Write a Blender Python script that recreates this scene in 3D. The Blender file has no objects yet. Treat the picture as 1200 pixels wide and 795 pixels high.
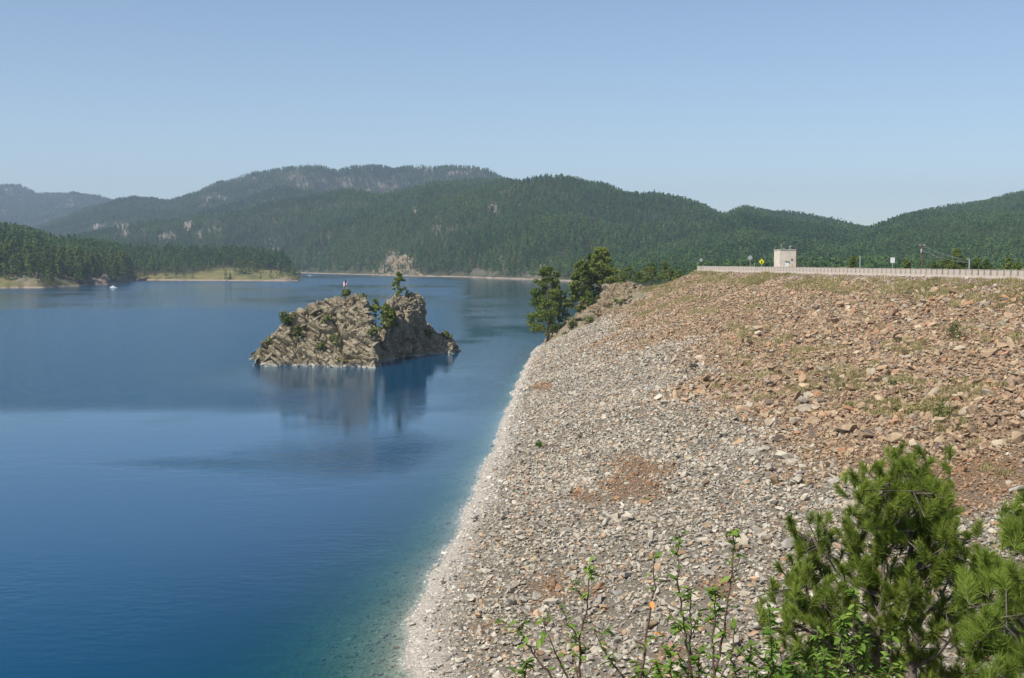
import bpy, bmesh, math, random
import numpy as np
from mathutils import Vector, Matrix, Euler

S = bpy.context.scene
COL = S.collection
R = math.radians
PI = math.pi

# ------------------------------------------------------------------ camera, sky, sun, exposure
FPX = 1450.0                       # focal length in pixels of a 1200 px wide frame
HC = 26.0                          # camera height above the lake
PITCH = math.atan((397.5 - 306.0) / FPX)
cam_d = bpy.data.cameras.new("camera")
cam_d.sensor_width = 36.0
cam_d.lens = 36.0 * FPX / 1200.0
cam_d.clip_start = 0.1
cam_d.clip_end = 40000.0
cam = bpy.data.objects.new("camera", cam_d)
COL.objects.link(cam)
cam.location = (0, 0, HC)
cam.rotation_euler = (PI / 2 - PITCH, 0, 0)
S.camera = cam

SUN_EL, SUN_AZ = R(52), R(-130)    # azimuth clockwise from +Y (view direction): left and a little behind
sun_dir = Vector((math.sin(SUN_AZ) * math.cos(SUN_EL), math.cos(SUN_AZ) * math.cos(SUN_EL), math.sin(SUN_EL)))
world = bpy.data.worlds.new("World")
S.world = world
world.use_nodes = True
wn = world.node_tree
bg = wn.nodes["Background"]
sky = wn.nodes.new("ShaderNodeTexSky")
sky.sky_type = 'NISHITA'
sky.sun_disc = False
sky.sun_elevation = SUN_EL
sky.sun_rotation = SUN_AZ
sky.altitude = 1400
sky.air_density = 1.0
sky.dust_density = 1.3
sky.ozone_density = 1.2
wn.links.new(sky.outputs[0], bg.inputs[0])
bg.inputs[1].default_value = 0.10
sun_l = bpy.data.lights.new("sun", 'SUN')
sun_l.energy = 4.2
sun_l.angle = R(0.53)
sun_l.color = (1.0, 0.95, 0.87)
sun = bpy.data.objects.new("sun", sun_l)
COL.objects.link(sun)
sun.rotation_euler = sun_dir.to_track_quat('Z', 'Y').to_euler()
sun.location = (-200, -100, 300)
S.view_settings.view_transform = 'Standard'
S.view_settings.look = 'None'
S.view_settings.exposure = 0.42
S.view_settings.gamma = 1.0
S.cycles.max_bounces = 6
S.cycles.diffuse_bounces = 2
S.cycles.glossy_bounces = 2
S.cycles.transmission_bounces = 2
S.cycles.transparent_max_bounces = 6
S.cycles.volume_bounces = 0

# ------------------------------------------------------------------ helpers
CP, SP = math.cos(PITCH), math.sin(PITCH)

def P(px, py, Y):
    """world point seen at photo pixel (px,py) at forward distance Y"""
    a = (px - 600) / FPX
    b = (397.5 - py) / FPX
    dy, dz = CP + b * SP, -SP + b * CP
    k = Y / dy
    return Vector((a * k, Y, HC + dz * k))

def PZ(px, py, z=0.0):
    a = (px - 600) / FPX
    b = (397.5 - py) / FPX
    dy, dz = CP + b * SP, -SP + b * CP
    k = (z - HC) / dz
    return Vector((a * k, dy * k, z))

def proj(X, Y, Z):
    dz = Z - HC
    fw = Y * CP - dz * SP
    up = Y * SP + dz * CP
    return 600 + FPX * X / fw, 397.5 - FPX * up / fw

def hash3(ix, iy, iz, seed):
    h = (ix.astype(np.int64) * 374761393 + iy.astype(np.int64) * 668265263 + iz.astype(np.int64) * 2147483647 + seed * 1274126177) & 0xFFFFFFFF
    h = ((h ^ (h >> 13)) * 1274126177) & 0xFFFFFFFF
    h = ((h ^ (h >> 16)) * 2246822519) & 0xFFFFFFFF
    return (h ^ (h >> 15)) & 0xFFFFFFFF

def rnd3(ix, iy, iz, seed):
    return hash3(ix, iy, iz, seed) / 4294967295.0

def vnoise(x, y, z=0.0, seed=0):
    """smooth value noise in -1..1"""
    x = np.asarray(x, float); y = np.asarray(y, float); z = np.zeros_like(x) + z
    ix, iy, iz = np.floor(x), np.floor(y), np.floor(z)
    fx, fy, fz = x - ix, y - iy, z - iz
    sx, sy, sz = [t * t * t * (t * (t * 6 - 15) + 10) for t in (fx, fy, fz)]
    r = 0
    for dx in (0, 1):
        wx = sx if dx else 1 - sx
        for dy in (0, 1):
            wy = sy if dy else 1 - sy
            for dz in (0, 1):
                wz = sz if dz else 1 - sz
                r = r + wx * wy * wz * rnd3(ix + dx, iy + dy, iz + dz, seed)
    return r * 2 - 1

def fbm(x, y, z=0.0, oct=4, seed=0, gain=0.5):
    r, a, f, t = 0, 1.0, 1.0, 0
    for o in range(oct):
        r = r + a * vnoise(x * f, y * f, np.asarray(z) * f, seed + o * 17)
        t += a; a *= gain; f *= 2.03
    return r / t * 1.6

def worley(p, seed=0):
    """returns F1, F2, random of nearest cell, for points p (n,3)"""
    base = np.floor(p)
    n = len(p)
    f1 = np.full(n, 9.0); f2 = np.full(n, 9.0); rid = np.zeros(n)
    for dx in (-1, 0, 1):
        for dy in (-1, 0, 1):
            for dz in (-1, 0, 1):
                c = base + (dx, dy, dz)
                j = np.stack([rnd3(c[:, 0], c[:, 1], c[:, 2], seed + k) for k in range(3)], 1)
                d = np.linalg.norm(c + j - p, axis=1)
                r = rnd3(c[:, 0], c[:, 1], c[:, 2], seed + 7)
                nearer = d < f1
                f2 = np.where(nearer, f1, np.minimum(f2, d))
                rid = np.where(nearer, r, rid)
                f1 = np.where(nearer, d, f1)
    return f1, f2, rid

def sstep(a, b, x):
    t = np.clip((x - a) / (b - a), 0, 1)
    return t * t * (3 - 2 * t)

class MB:
    """collects vertices and faces of any size and builds one mesh"""
    def __init__(s):
        s.V, s.L, s.C, s.M, s.n = [], [], [], [], 0
    def add(s, V, F, m=0):
        V = np.asarray(V, float).reshape(-1, 3)
        F = np.asarray(F, np.int64)
        s.V.append(V)
        s.L.append((F + s.n).ravel()); s.C.append(np.full(len(F), F.shape[1])); s.M.append(np.full(len(F), m))
        s.n += len(V)
        return s
    def box(s, c, d, m=0, rot=0.0, taper=1.0):
        x, y, z = d[0] / 2, d[1] / 2, d[2] / 2
        V = np.array([[-x, -y, -z], [x, -y, -z], [x, y, -z], [-x, y, -z], [-x * taper, -y * taper, z], [x * taper, -y * taper, z], [x * taper, y * taper, z], [-x * taper, y * taper, z]])
        cr, sr = math.cos(rot), math.sin(rot)
        V[:, :2] = V[:, :2] @ np.array([[cr, sr], [-sr, cr]])
        return s.add(V + np.array(c), [[0, 3, 2, 1], [4, 5, 6, 7], [0, 1, 5, 4], [1, 2, 6, 5], [2, 3, 7, 6], [3, 0, 4, 7]], m)
    def tube(s, pts, rad, sides=6, m=0):
        pts = [Vector(p) for p in pts]
        n = len(pts)
        V = []
        for i, p in enumerate(pts):
            t = (pts[min(i + 1, n - 1)] - pts[max(i - 1, 0)]).normalized()
            a = t.cross(Vector((0.31, 0.95, 0.05)))
            if a.length < 1e-3: a = t.cross(Vector((1, 0, 0)))
            a.normalize(); b = t.cross(a)
            r = rad[i] if hasattr(rad, '__len__') else rad
            for k in range(sides):
                w = 2 * PI * k / sides
                V.append(p + (a * math.cos(w) + b * math.sin(w)) * r)
        F = []
        for i in range(n - 1):
            for k in range(sides):
                k2 = (k + 1) % sides
                F.append([i * sides + k, i * sides + k2, (i + 1) * sides + k2, (i + 1) * sides + k])
        s.add(V, F, m)
        s.L.append(np.arange((n - 1) * sides, n * sides) + s.n - len(V)); s.C.append(np.array([sides])); s.M.append(np.array([m]))
        return s
    def mesh(s, name, mats, smooth=False):
        me = bpy.data.meshes.new(name)
        V = np.concatenate(s.V); L = np.concatenate(s.L).astype(np.int32); C = np.concatenate(s.C).astype(np.int32); M = np.concatenate(s.M).astype(np.int32)
        me.vertices.add(len(V)); me.vertices.foreach_set("co", V.astype(np.float32).ravel())
        me.loops.add(len(L)); me.loops.foreach_set("vertex_index", L)
        me.polygons.add(len(C))
        st = np.concatenate([[0], np.cumsum(C)[:-1]]).astype(np.int32)
        me.polygons.foreach_set("loop_start", st)
        for m in (mats if isinstance(mats, (list, tuple)) else [mats]): me.materials.append(m)
        me.polygons.foreach_set("material_index", M)
        me.polygons.foreach_set("use_smooth", np.full(len(C), bool(smooth)))
        me.update(calc_edges=True)
        me.validate()
        return me
    def obj(s, name, mats, parent=None, smooth=False, **kw):
        return link(name, s.mesh(name, mats, smooth), parent, **kw)

def link(name, data, parent=None, loc=None, label=None, cat=None, group=None, kind=None):
    o = bpy.data.objects.new(name, data)
    COL.objects.link(o)
    if parent is not None: o.parent = parent
    if loc is not None: o.location = loc
    if label: o["label"] = label
    if cat: o["category"] = cat
    if group: o["group"] = group
    if kind: o["kind"] = kind
    return o

def thing(name, loc, label, cat, group=None, rz=0.0, kind=None):
    o = link(name, None, None, loc, label, cat, group, kind)
    o.rotation_euler = (0, 0, rz)
    o.empty_display_size = 0.2
    return o

def copy_tree(root, parts):
    c = root.copy(); COL.objects.link(c)
    for p in parts:
        q = p.copy(); COL.objects.link(q); q.parent = c
    return c

def grid_mesh(name, X, Y, Z, mat, smooth=True, attrs=None):
    n, m = X.shape
    V = np.stack([X, Y, Z], -1).reshape(-1, 3)
    i = np.arange(n * m).reshape(n, m)
    F = np.stack([i[:-1, :-1], i[:-1, 1:], i[1:, 1:], i[1:, :-1]], -1).reshape(-1, 4)
    me = MB().add(V, F).mesh(name, mat, smooth)
    for k, a in (attrs or {}).items():
        at = me.attributes.new(k, 'FLOAT', 'POINT')
        at.data.foreach_set("value", np.asarray(a, np.float32).ravel())
    return me

# ---- materials
class NT:
    def __init__(s, name):
        s.m = bpy.data.materials.new(name); s.m.use_nodes = True
        s.t = s.m.node_tree; s.t.nodes.clear()
        s.out = s.t.nodes.new("ShaderNodeOutputMaterial")
    def n(s, typ, **kw):
        nd = s.t.nodes.new("ShaderNode" + typ)
        for k, v in kw.items():
            if k.startswith("_"): setattr(nd, k[1:], v)
        return nd
    def l(s, a, b): s.t.links.new(a, b)
    def val(s, node, key, v):
        if hasattr(v, "is_output"): s.l(v, node.inputs[key])
        else: node.inputs[key].default_value = v
    def noise(s, scale, detail=3, rough=0.55, vec=None, dist=0.0):
        nd = s.n("TexNoise"); nd.inputs["Scale"].default_value = scale; nd.inputs["Detail"].default_value = detail
        nd.inputs["Roughness"].default_value = rough; nd.inputs["Distortion"].default_value = dist
        if vec is not None: s.l(vec, nd.inputs["Vector"])
        return nd.outputs[0]
    def mix(s, f, a, b):
        nd = s.n("Mix", _data_type='RGBA')
        s.val(nd, 0, f)
        for k, v in ((6, a), (7, b)):
            s.val(nd, k, v if hasattr(v, "is_output") else (*v[:3], 1))
        return nd.outputs[2]
    def ramp(s, f, a, b):
        nd = s.n("MapRange", _interpolation_type='SMOOTHSTEP', _clamp=True)
        s.l(f, nd.inputs[0]); nd.inputs[1].default_value = a; nd.inputs[2].default_value = b
        return nd.outputs[0]
    def math(s, op, a, b=0.0):
        nd = s.n("Math", _operation=op); s.val(nd, 0, a); s.val(nd, 1, b); return nd.outputs[0]
    def attr(s, name, typ='GEOMETRY'):
        nd = s.n("Attribute", _attribute_name=name, _attribute_type=typ); return nd
    def pos(s): return s.n("NewGeometry").outputs["Position"]
    def objco(s): return s.n("TexCoord").outputs["Object"]
    def hsv(s, col, val):
        nd = s.n("HueSaturation"); s.val(nd, "Color", col); s.val(nd, "Value", val); return nd.outputs[0]
    def bump(s, h, strength=0.5, dist=0.1):
        nd = s.n("Bump"); s.val(nd, "Strength", strength); s.val(nd, "Distance", dist); s.l(h, nd.inputs["Height"]); return nd.outputs[0]
    def pbr(s, col, rough=0.9, spec=0.2, normal=None, metal=0.0):
        b = s.n("BsdfPrincipled")
        s.val(b, "Base Color", col if hasattr(col, "is_output") else (*col[:3], 1))
        s.val(b, "Roughness", rough); s.val(b, "Specular IOR Level", spec); s.val(b, "Metallic", metal)
        if normal is not None: s.l(normal, b.inputs["Normal"])
        s.l(b.outputs[0], s.out.inputs[0]); return s.m

def mat_plain(name, col, rough=0.7, var=0.25, scale=3.0, spec=0.3, metal=0.0, bump=0.0):
    t = NT(name)
    co = t.objco()
    n = t.noise(scale, 5, 0.6, co)
    c = t.mix(t.ramp(n, 0.3, 0.7), [v * (1 - var) for v in col], [min(1, v * (1 + var)) for v in col])
    nm = t.bump(t.noise(scale * 6, 4, 0.6, co), 0.4, bump) if bump else None
    return t.pbr(c, rough, spec, nm, metal)

def mat_leaf(name, a, b, wscale=0.02, trans=0.25, dry=None, nscale=1.2):
    """foliage: colour varies per plant, by stand and by leaf"""
    t = NT(name)
    oi = t.n("ObjectInfo").outputs["Random"]
    n1 = t.noise(wscale, 3, 0.6, t.pos())
    n2 = t.noise(nscale, 2, 0.6, t.pos())
    f = t.math('ADD', t.math('MULTIPLY', oi, 0.45), t.math('ADD', t.math('MULTIPLY', t.ramp(n1, 0.3, 0.7), 0.35), t.math('MULTIPLY', t.ramp(n2, 0.3, 0.7), 0.35)))
    c = t.mix(t.ramp(f, 0.1, 1.0), a, b)
    if dry: c = t.mix(t.ramp(t.math('FRACT', t.math('MULTIPLY', oi, 7.13)), 0.982, 0.99), c, dry)
    d = t.n("BsdfDiffuse"); t.l(c, d.inputs[0])
    tr = t.n("BsdfTranslucent"); t.l(c, tr.inputs[0])
    mx = t.n("MixShader"); mx.inputs[0].default_value = trans
    t.l(d.outputs[0], mx.inputs[1]); t.l(tr.outputs[0], mx.inputs[2]); t.l(mx.outputs[0], t.out.inputs[0])
    return t.m

def mat_rock(name, cols, scale=0.35, band=None, lichen=None, bump=0.15):
    """natural rock: patches of several tones, grain, cracks, a bleached band above the water line"""
    t = NT(name)
    p = t.pos()
    c = t.mix(t.ramp(t.noise(scale, 5, 0.65, p, 0.6), 0.35, 0.65), cols[0], cols[1])
    c = t.mix(t.ramp(t.noise(scale * 2.7, 5, 0.65, p, 0.4), 0.5, 0.72), c, cols[2])
    if lichen: c = t.mix(t.math('MULTIPLY', t.ramp(t.noise(scale * 1.6, 6, 0.7, p), 0.55, 0.66), 0.75), c, lichen)
    z = t.n("SeparateXYZ"); t.l(p, z.inputs[0])
    if band:
        zz = t.math('ADD', z.outputs[2], t.math('MULTIPLY', t.noise(0.8, 3, 0.6, p), -0.9))
        c = t.mix(t.math('SUBTRACT', 1.0, t.ramp(zz, band[0], band[1])), c, band[2])
    g = t.noise(scale * 14, 5, 0.7, p)
    vo = t.n("TexVoronoi", _feature='DISTANCE_TO_EDGE'); vo.inputs["Scale"].default_value = scale * 3.2
    mp = t.n("Mapping"); t.l(p, mp.inputs[0]); mp.inputs["Rotation"].default_value = (0.4, -0.6, 0.3); mp.inputs["Scale"].default_value = (0.6, 1.0, 1.7)
    t.l(mp.outputs[0], vo.inputs["Vector"])
    g2 = t.math('ADD', g, t.math('MULTIPLY', t.ramp(vo.outputs["Distance"], 0.0, 0.07), 1.2))
    c = t.mix(t.ramp(g, 0.2, 0.8), t.hsv(c, 0.7), t.hsv(c, 1.25))
    return t.pbr(c, 0.95, 0.1, t.bump(g2, 0.8, bump))

M = {}
M['pine_far'] = mat_leaf("pine_far", (0.054, 0.122, 0.034), (0.170, 0.262, 0.075), 0.004, 0.32, dry=(0.15, 0.10, 0.055), nscale=0.05)
M['pine_mid'] = mat_leaf("pine_mid", (0.072, 0.128, 0.026), (0.220, 0.268, 0.062), 0.02, 0.32, dry=(0.13, 0.095, 0.06), nscale=0.25)
M['pine_near'] = mat_leaf("pine_near", (0.080, 0.122, 0.024), (0.240, 0.275, 0.062), 0.06, 0.28, nscale=0.7)
M['needle'] = mat_leaf("needle", (0.100, 0.160, 0.022), (0.265, 0.330, 0.062), 0.8, 0.3, nscale=6.0)
M['needle_pale'] = mat_leaf("needle_pale", (0.11, 0.18, 0.024), (0.26, 0.34, 0.065), 0.8, 0.3, nscale=6.0)
M['leaf'] = mat_leaf("leaf", (0.095, 0.185, 0.028), (0.27, 0.38, 0.08), 0.5, 0.35, nscale=5.0)
M['leaf_dry'] = mat_plain("leaf_dry", (0.55, 0.24, 0.07), 0.7, 0.3, 20)
M['shrub'] = mat_leaf("shrub", (0.105, 0.130, 0.042), (0.24, 0.25, 0.095), 0.1, 0.2, nscale=0.8)
M['grass'] = mat_leaf("grass", (0.25, 0.225, 0.085), (0.47, 0.41, 0.20), 0.08, 0.3, nscale=0.5)
M['bark'] = mat_plain("bark", (0.13, 0.085, 0.055), 0.95, 0.4, 4.0, 0.1, bump=0.02)
M['bark_grey'] = mat_plain("bark_grey", (0.16, 0.13, 0.11), 0.95, 0.4, 14.0, 0.1, bump=0.006)
M['twig'] = mat_plain("twig", (0.12, 0.075, 0.06), 0.8, 0.3, 20.0, 0.2)
M['concrete'] = mat_plain("concrete", (0.49, 0.425, 0.355), 0.9, 0.2, 0.6, 0.15, bump=0.01)
M['stucco'] = mat_plain("stucco", (0.66, 0.58, 0.475), 0.9, 0.12, 0.5, 0.15, bump=0.01)
M['white_paint'] = mat_plain("white_paint", (0.78, 0.78, 0.76), 0.5, 0.05)
M['galvanised'] = mat_plain("galvanised", (0.45, 0.46, 0.45), 0.5, 0.15, 4.0, 0.4, 0.3)
M['dark_metal'] = mat_plain("dark_metal", (0.06, 0.05, 0.045), 0.6, 0.2)
M['rust_wood'] = mat_plain("rust_wood", (0.17, 0.085, 0.06), 0.9, 0.3, 3.0)
M['yellow'] = mat_plain("yellow", (0.80, 0.74, 0.02), 0.5, 0.04)
M['black'] = mat_plain("black", (0.02, 0.02, 0.02), 0.6, 0.1)
M['red'] = mat_plain("red", (0.55, 0.03, 0.04), 0.7, 0.1)
M['navy'] = mat_plain("navy", (0.02, 0.03, 0.14), 0.7, 0.1)
M['asphalt'] = mat_plain("asphalt", (0.05, 0.05, 0.05), 0.9, 0.2, 2.0)
M['ochre'] = mat_plain("ochre", (0.75, 0.45, 0.05), 0.6, 0.1)

# ------------------------------------------------------------------ terrain beyond the lake
def curve(pts, D):
    """ridge seen at photo pixels pts, standing D metres off: u -> height, with tree height taken off"""
    w = [P(a, b, d if not np.isscalar(D) else D) for (a, b), d in zip(pts, D if not np.isscalar(D) else [D] * len(pts))]
    return np.array([v.x / v.y for v in w]), np.array([v.z for v in w])

TREE = 13.0
cA = curve([(-500, 210), (-200, 212), (0, 220), (15, 224), (45, 227), (90, 226), (115, 232), (130, 238), (165, 241), (220, 255), (300, 290)], 8200)
cB = curve([(-500, 300), (-200, 296), (0, 285), (60, 263), (100, 248), (130, 241), (165, 237), (200, 236), (230, 226), (255, 214), (300, 202), (325, 198), (340, 196), (375, 195), (396, 201), (409, 197), (433, 194), (460, 199), (490, 193), (527, 198), (567, 202), (596, 211), (700, 236), (900, 270), (1600, 285)], 5200)
cC = curve([(-500, 310), (60, 287), (100, 273), (140, 266), (200, 258), (260, 250), (300, 243), (340, 233), (407, 221), (447, 227), (500, 216), (553, 211), (596, 212), (660, 218), (720, 228), (780, 236), (800, 238), (827, 244), (850, 252), (900, 262), (960, 280), (1600, 310)], 3300)
cD = curve([(560, 322), (640, 312), (700, 300), (760, 280), (800, 265), (830, 257), (853, 253), (872, 244), (893, 247), (927, 252), (967, 258), (1013, 267), (1060, 276), (1120, 292), (1600, 310)], 3000)
cE = curve([(800, 330), (900, 312), (960, 292), (1000, 276), (1030, 266), (1050, 258), (1060, 254), (1087, 248), (1133, 241), (1200, 229), (1300, 215), (1600, 200)], 2900)

def upx(px): return (px - 600) / FPX

F3u = np.array([upx(p) for p in (-500, 0, 330, 360, 440, 490, 540, 580, 620, 660, 700, 740, 780, 820, 900, 1600)])
F3y = np.array([2600., 2600, 2760, 2600, 2257, 2120, 1984, 1830, 1713, 1600, 1380, 1000, 640, 480, 420, 400])
L1u = np.array([upx(p) for p in (-600, 0, 25, 50, 70, 95, 110, 125, 140, 150, 156)])
L1y = np.array([1050., 1178, 1190, 1195, 1230, 1260, 1330, 1345, 1400, 1450, 1640])
L1h = (np.array([upx(p) for p in (-600, -100, 0, 20, 40, 70, 110, 150, 158)]), np.array([95., 70, 52, 50, 44, 33, 28, 24, -4]))
L2u = np.array([upx(p) for p in (-600, 130, 160, 200, 250, 300, 335, 352)])
L2y = np.array([1700., 1680, 1660, 1640, 1625, 1595, 1580, 1600])
L2h = (np.array([upx(p) for p in (-600, 100, 130, 160, 200, 258, 300, 330, 345, 354, 365)]), np.array([40., 36, 33, 30, 28, 23, 19, 12, 6, -1, -8]))

def rise(Y, f, d, pw=1.5):
    t = np.clip((Y - f) / np.maximum(d - f, 1), 0, 1)
    return 1 - (1 - t) ** pw

def terrain(X, Y, full=False):
    X = np.asarray(X, float); Y = np.asarray(Y, float)
    u = X / Y
    n1 = fbm(X / 520, Y / 520, 0, 5, 3)
    n2 = fbm(X / 170, Y / 170, 0, 4, 9)
    rid = 1 - np.abs(fbm(X / 700 + 0.2 * n1, Y / 900, 0, 3, 21)) * 2
    def hill(c, foot, D, W, zf, amp):
        z = np.interp(u, c[0], c[1]) - TREE
        t = np.clip((Y - foot) / np.maximum(D - foot, 1), 0, 1)
        prof = 0.55 * t + 0.45 * (1 - (1 - t) ** 2.2)
        bell = 4 * t * (1 - t)
        h = zf + (z - zf) * prof + np.maximum(z - zf, 20) * amp * bell * (0.6 * n1 + 0.5 * rid - 0.25 + 0.18 * n2)
        back = np.clip((Y - D) / W, 0, 3)
        h = h - back ** 1.4 * np.maximum(z, 40) * 0.8
        return np.where(Y < foot, -30, h)
    f3 = np.interp(u, F3u, F3y) * (1 + 0.012 * n2)
    hs = []
    hs.append(hill(cA, 5600, 8200, 1500, 20, 0.30))
    hs.append(hill(cB, 3500 + 0 * u, 5200, 1200, 25, 0.34))
    hs.append(hill(cC, np.maximum(f3 + 20, np.where(u > upx(640), 1620, 0)), 3300 + 0 * u, 900, 3, 0.27))
    hs.append(hill(cD, np.maximum(f3 + 150, 1450), 3000, 700, 6, 0.24))
    hs.append(hill(cE, np.maximum(f3 + 250, 1250), 2900, 700, 6, 0.26))
    # low wooded point and grassy spit on the near left shore
    f1 = np.interp(u, L1u, L1y) + 14 * n2
    h1 = np.interp(u, *L1h)
    t1 = np.clip((Y - f1) / 420, 0, 1)
    p1 = np.where(u > upx(158), -30, np.where(Y < f1, -30, 0.3 + np.minimum((Y - f1) * 0.16, 5) + h1 * (1 - (1 - t1) ** 1.5) + 2.0 * n2 * t1))
    p1 = np.minimum(p1, (upx(157) - u) * 1450 * 2.2)
    f2 = np.interp(u, L2u, L2y) + 5 * n2
    h2 = np.interp(u, *L2h)
    t2 = np.clip((Y - f2) / 230, 0, 1)
    p2 = np.where(Y < f2, -30, 0.2 + np.minimum((Y - f2) * 0.08, 1.5) + h2 * t2 ** 0.9 + 1.6 * n2 * t2)
    p2 = np.where(h2 < 2, np.minimum(p2, h2), p2)
    p2 = p2 - np.clip((Y - 2060) / 250, 0, 1) * 45
    low = np.where(Y > f3, np.minimum((Y - f3) * 0.05, 3 + 0.004 * (Y - f3)), -30)
    hs += [p1, p2, low]
    A = np.stack(hs)
    k = A.argmax(0)
    h = A.max(0)
    h = np.where(h < -0.5, -9.0, h)
    if full: return h, k
    return h

def pix_of(X, Y):
    z = terrain(X, Y)
    return proj(X, Y, z)

# exposed rock on the slopes: photo ellipses (centre, radii, amount)
OUT = [(118, 268, 10, 6, 1), (145, 273, 10, 9, 1), (165, 275, 14, 10, .8), (195, 280, 12, 9, .8), (221, 266, 8, 12, 1), (232, 278, 8, 9, .9), (250, 262, 12, 14, .5),
       (240, 228, 18, 12, .6), (262, 235, 9, 9, .8), (300, 215, 40, 14, .35), (350, 210, 22, 12, .4), (400, 213, 24, 9, .35), (500, 198, 26, 4, .9), (487, 243, 5, 12, .8), (493, 236, 9, 9, .6),
       (592, 229, 10, 6, 1), (578, 245, 6, 8, .7), (487, 251, 5, 4, 1), (510, 268, 9, 4, .8), (525, 271, 5, 3, .9), (465, 311, 28, 14, .8), (595, 308, 12, 9, .45), (570, 320, 16, 4, .35), (625, 322, 26, 5, .45),
       (668, 306, 5, 10, .6), (815, 303, 12, 6, .8), (1066, 277, 6, 8, .8), (960, 280, 5, 3, .9), (905, 283, 4, 3, .7), (82, 242, 5, 3, .8), (8, 226, 6, 4, .7), (30, 323, 30, 3, .6), (118, 327, 16, 6, .8)]
OUT = np.array(OUT, float)

def rock_amount(px, py, X, Y):
    r = np.zeros_like(px)
    nn = 0.45 * fbm(X / 28, Y / 45, 0, 3, 71)
    for (a, b, rx, ry, am) in OUT:
        d = np.sqrt(((px - a) / rx) ** 2 + ((py - b) / ry) ** 2) + nn
        r = np.maximum(r, am * (1 - sstep(0.6, 1.15, d)))
    return np.maximum(r, 0.55 * sstep(0.62, 0.8, fbm(X / 120, Y / 160, 0, 4, 55)))

ug = np.linspace(-0.66, 0.66, 600)
yg = np.concatenate([np.linspace(430, 1040, 24), np.linspace(1050, 2800, 230), np.linspace(2815, 5500, 130), np.linspace(5560, 9800, 60)])
U, YY = np.meshgrid(ug, yg)
XX = U * YY
ZZ, KK = terrain(XX, YY, True)
tpx, tpy = proj(XX, YY, ZZ)
rk = rock_amount(tpx, tpy, XX, YY)
ZL = lambda px_: np.interp(px_, [150, 215, 235, 258, 300, 352], [6, 9, 13, 17, 15, 9])
zl = ZL(tpx)
gr = np.where(KK == 6, 1 - sstep(zl - 2, zl + 4, ZZ + 3 * fbm(XX / 40, YY / 40, 0, 2, 5)), 0)
gr = np.maximum(gr, np.where((KK == 5), (1 - sstep(7, 15, ZZ)) * sstep(-.1, .4, fbm(XX / 50, YY / 70, 0, 2, 15)), 0))
ZZ = ZZ + rk * (6 * np.abs(fbm(XX / 14, YY / 14, 0, 3, 31)) ) * (ZZ > 1)

t = NT("terrain_ground")
p = t.pos()
z = t.n("SeparateXYZ"); t.l(p, z.inputs[0])
forest = t.mix(t.ramp(t.noise(0.02, 4, 0.6, p), 0.35, 0.65), (0.045, 0.055, 0.028), (0.085, 0.085, 0.045))
gcol = t.mix(t.ramp(t.noise(0.03, 5, 0.65, p), 0.35, 0.65), (0.225, 0.19, 0.08), (0.125, 0.135, 0.05))
rcol = t.mix(t.ramp(t.noise(0.02, 5, 0.7, p), 0.35, 0.65), (0.29, 0.225, 0.175), (0.23, 0.21, 0.185))
rcol = t.mix(t.ramp(t.noise(0.13, 5, 0.7, p), 0.5, 0.62), rcol, (0.10, 0.095, 0.07))
c = t.mix(t.attr("grassy").outputs["Fac"], forest, gcol)
c = t.mix(t.attr("rock").outputs["Fac"], c, rcol)
zz = t.math('ADD', z.outputs[2], t.math('MULTIPLY', t.noise(0.03, 3, 0.6, p), -3.0))
sand = t.mix(t.ramp(t.noise(0.05, 4, 0.6, p), 0.4, 0.6), (0.34, 0.26, 0.19), (0.24, 0.19, 0.145))
c = t.mix(t.math('SUBTRACT', 1.0, t.ramp(zz, -0.6, 0.6)), c, sand)
M['terrain'] = t.pbr(c, 1.0, 0.05, t.bump(t.noise(0.25, 4, 0.7, p), 0.7, 3.0))
link("hills", grid_mesh("hills", XX, YY, ZZ, M['terrain'], True, {"rock": rk, "grassy": gr}), kind="structure")

# ------------------------------------------------------------------ trees
def leaf_tris(rng, C, rad, per, size, flat=0.7, up=0.6, jit=0.7):
    """per triangles scattered through each clump (C: centres n,3; rad n)"""
    n = len(C)
    d = rng.normal(size=(n, per, 3)); d /= np.linalg.norm(d, axis=2, keepdims=True)
    r = rng.random((n, per, 1)) ** 0.45
    off = d * r * rad[:, None, None]; off[..., 2] *= flat
    c = C[:, None, :] + off
    nrm = d + np.array([0, 0, up]) + rng.normal(size=d.shape) * jit
    nrm /= np.linalg.norm(nrm, axis=2, keepdims=True)
    a = np.cross(nrm, rng.normal(size=d.shape)); a /= np.linalg.norm(a, axis=2, keepdims=True)
    b = np.cross(nrm, a)
    s = size * (0.6 + 0.8 * rng.random((n, per, 1)))
    tri = np.stack([c + a * s, c - a * s * 0.5 + b * s * 0.8, c - a * s * 0.5 - b * s * 0.8], 2)
    V = tri.reshape(-1, 3)
    return V, np.arange(len(V)).reshape(-1, 3)

def pine_shape(rng, h, rad, base, nclump, round_):
    """clump centres and sizes of an irregular ponderosa crown"""
    q = rng.random(nclump) ** 0.85
    env = (1 - q) ** 0.75 * (1 - round_) + np.sqrt(np.clip(1 - (1.15 * q - 0.22) ** 2 * 0.95, 0.02, 1)) * round_ * (0.9 - 0.25 * q)
    az = rng.random(nclump) * 2 * PI
    lob = 1 + 0.30 * np.sin(az * 2 + rng.random() * 6 + q * 5) + 0.2 * np.sin(az * 3 + rng.random() * 6 - q * 9)
    r = rad * env * lob * (0.25 + 0.75 * np.sqrt(rng.random(nclump)))
    zc = base + (h - base) * q
    C = np.stack([np.cos(az) * r, np.sin(az) * r, zc - 0.10 * r], 1)
    cr = rad * (0.20 + 0.16 * rng.random(nclump)) * (1 - 0.45 * q)
    return C, cr

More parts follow.
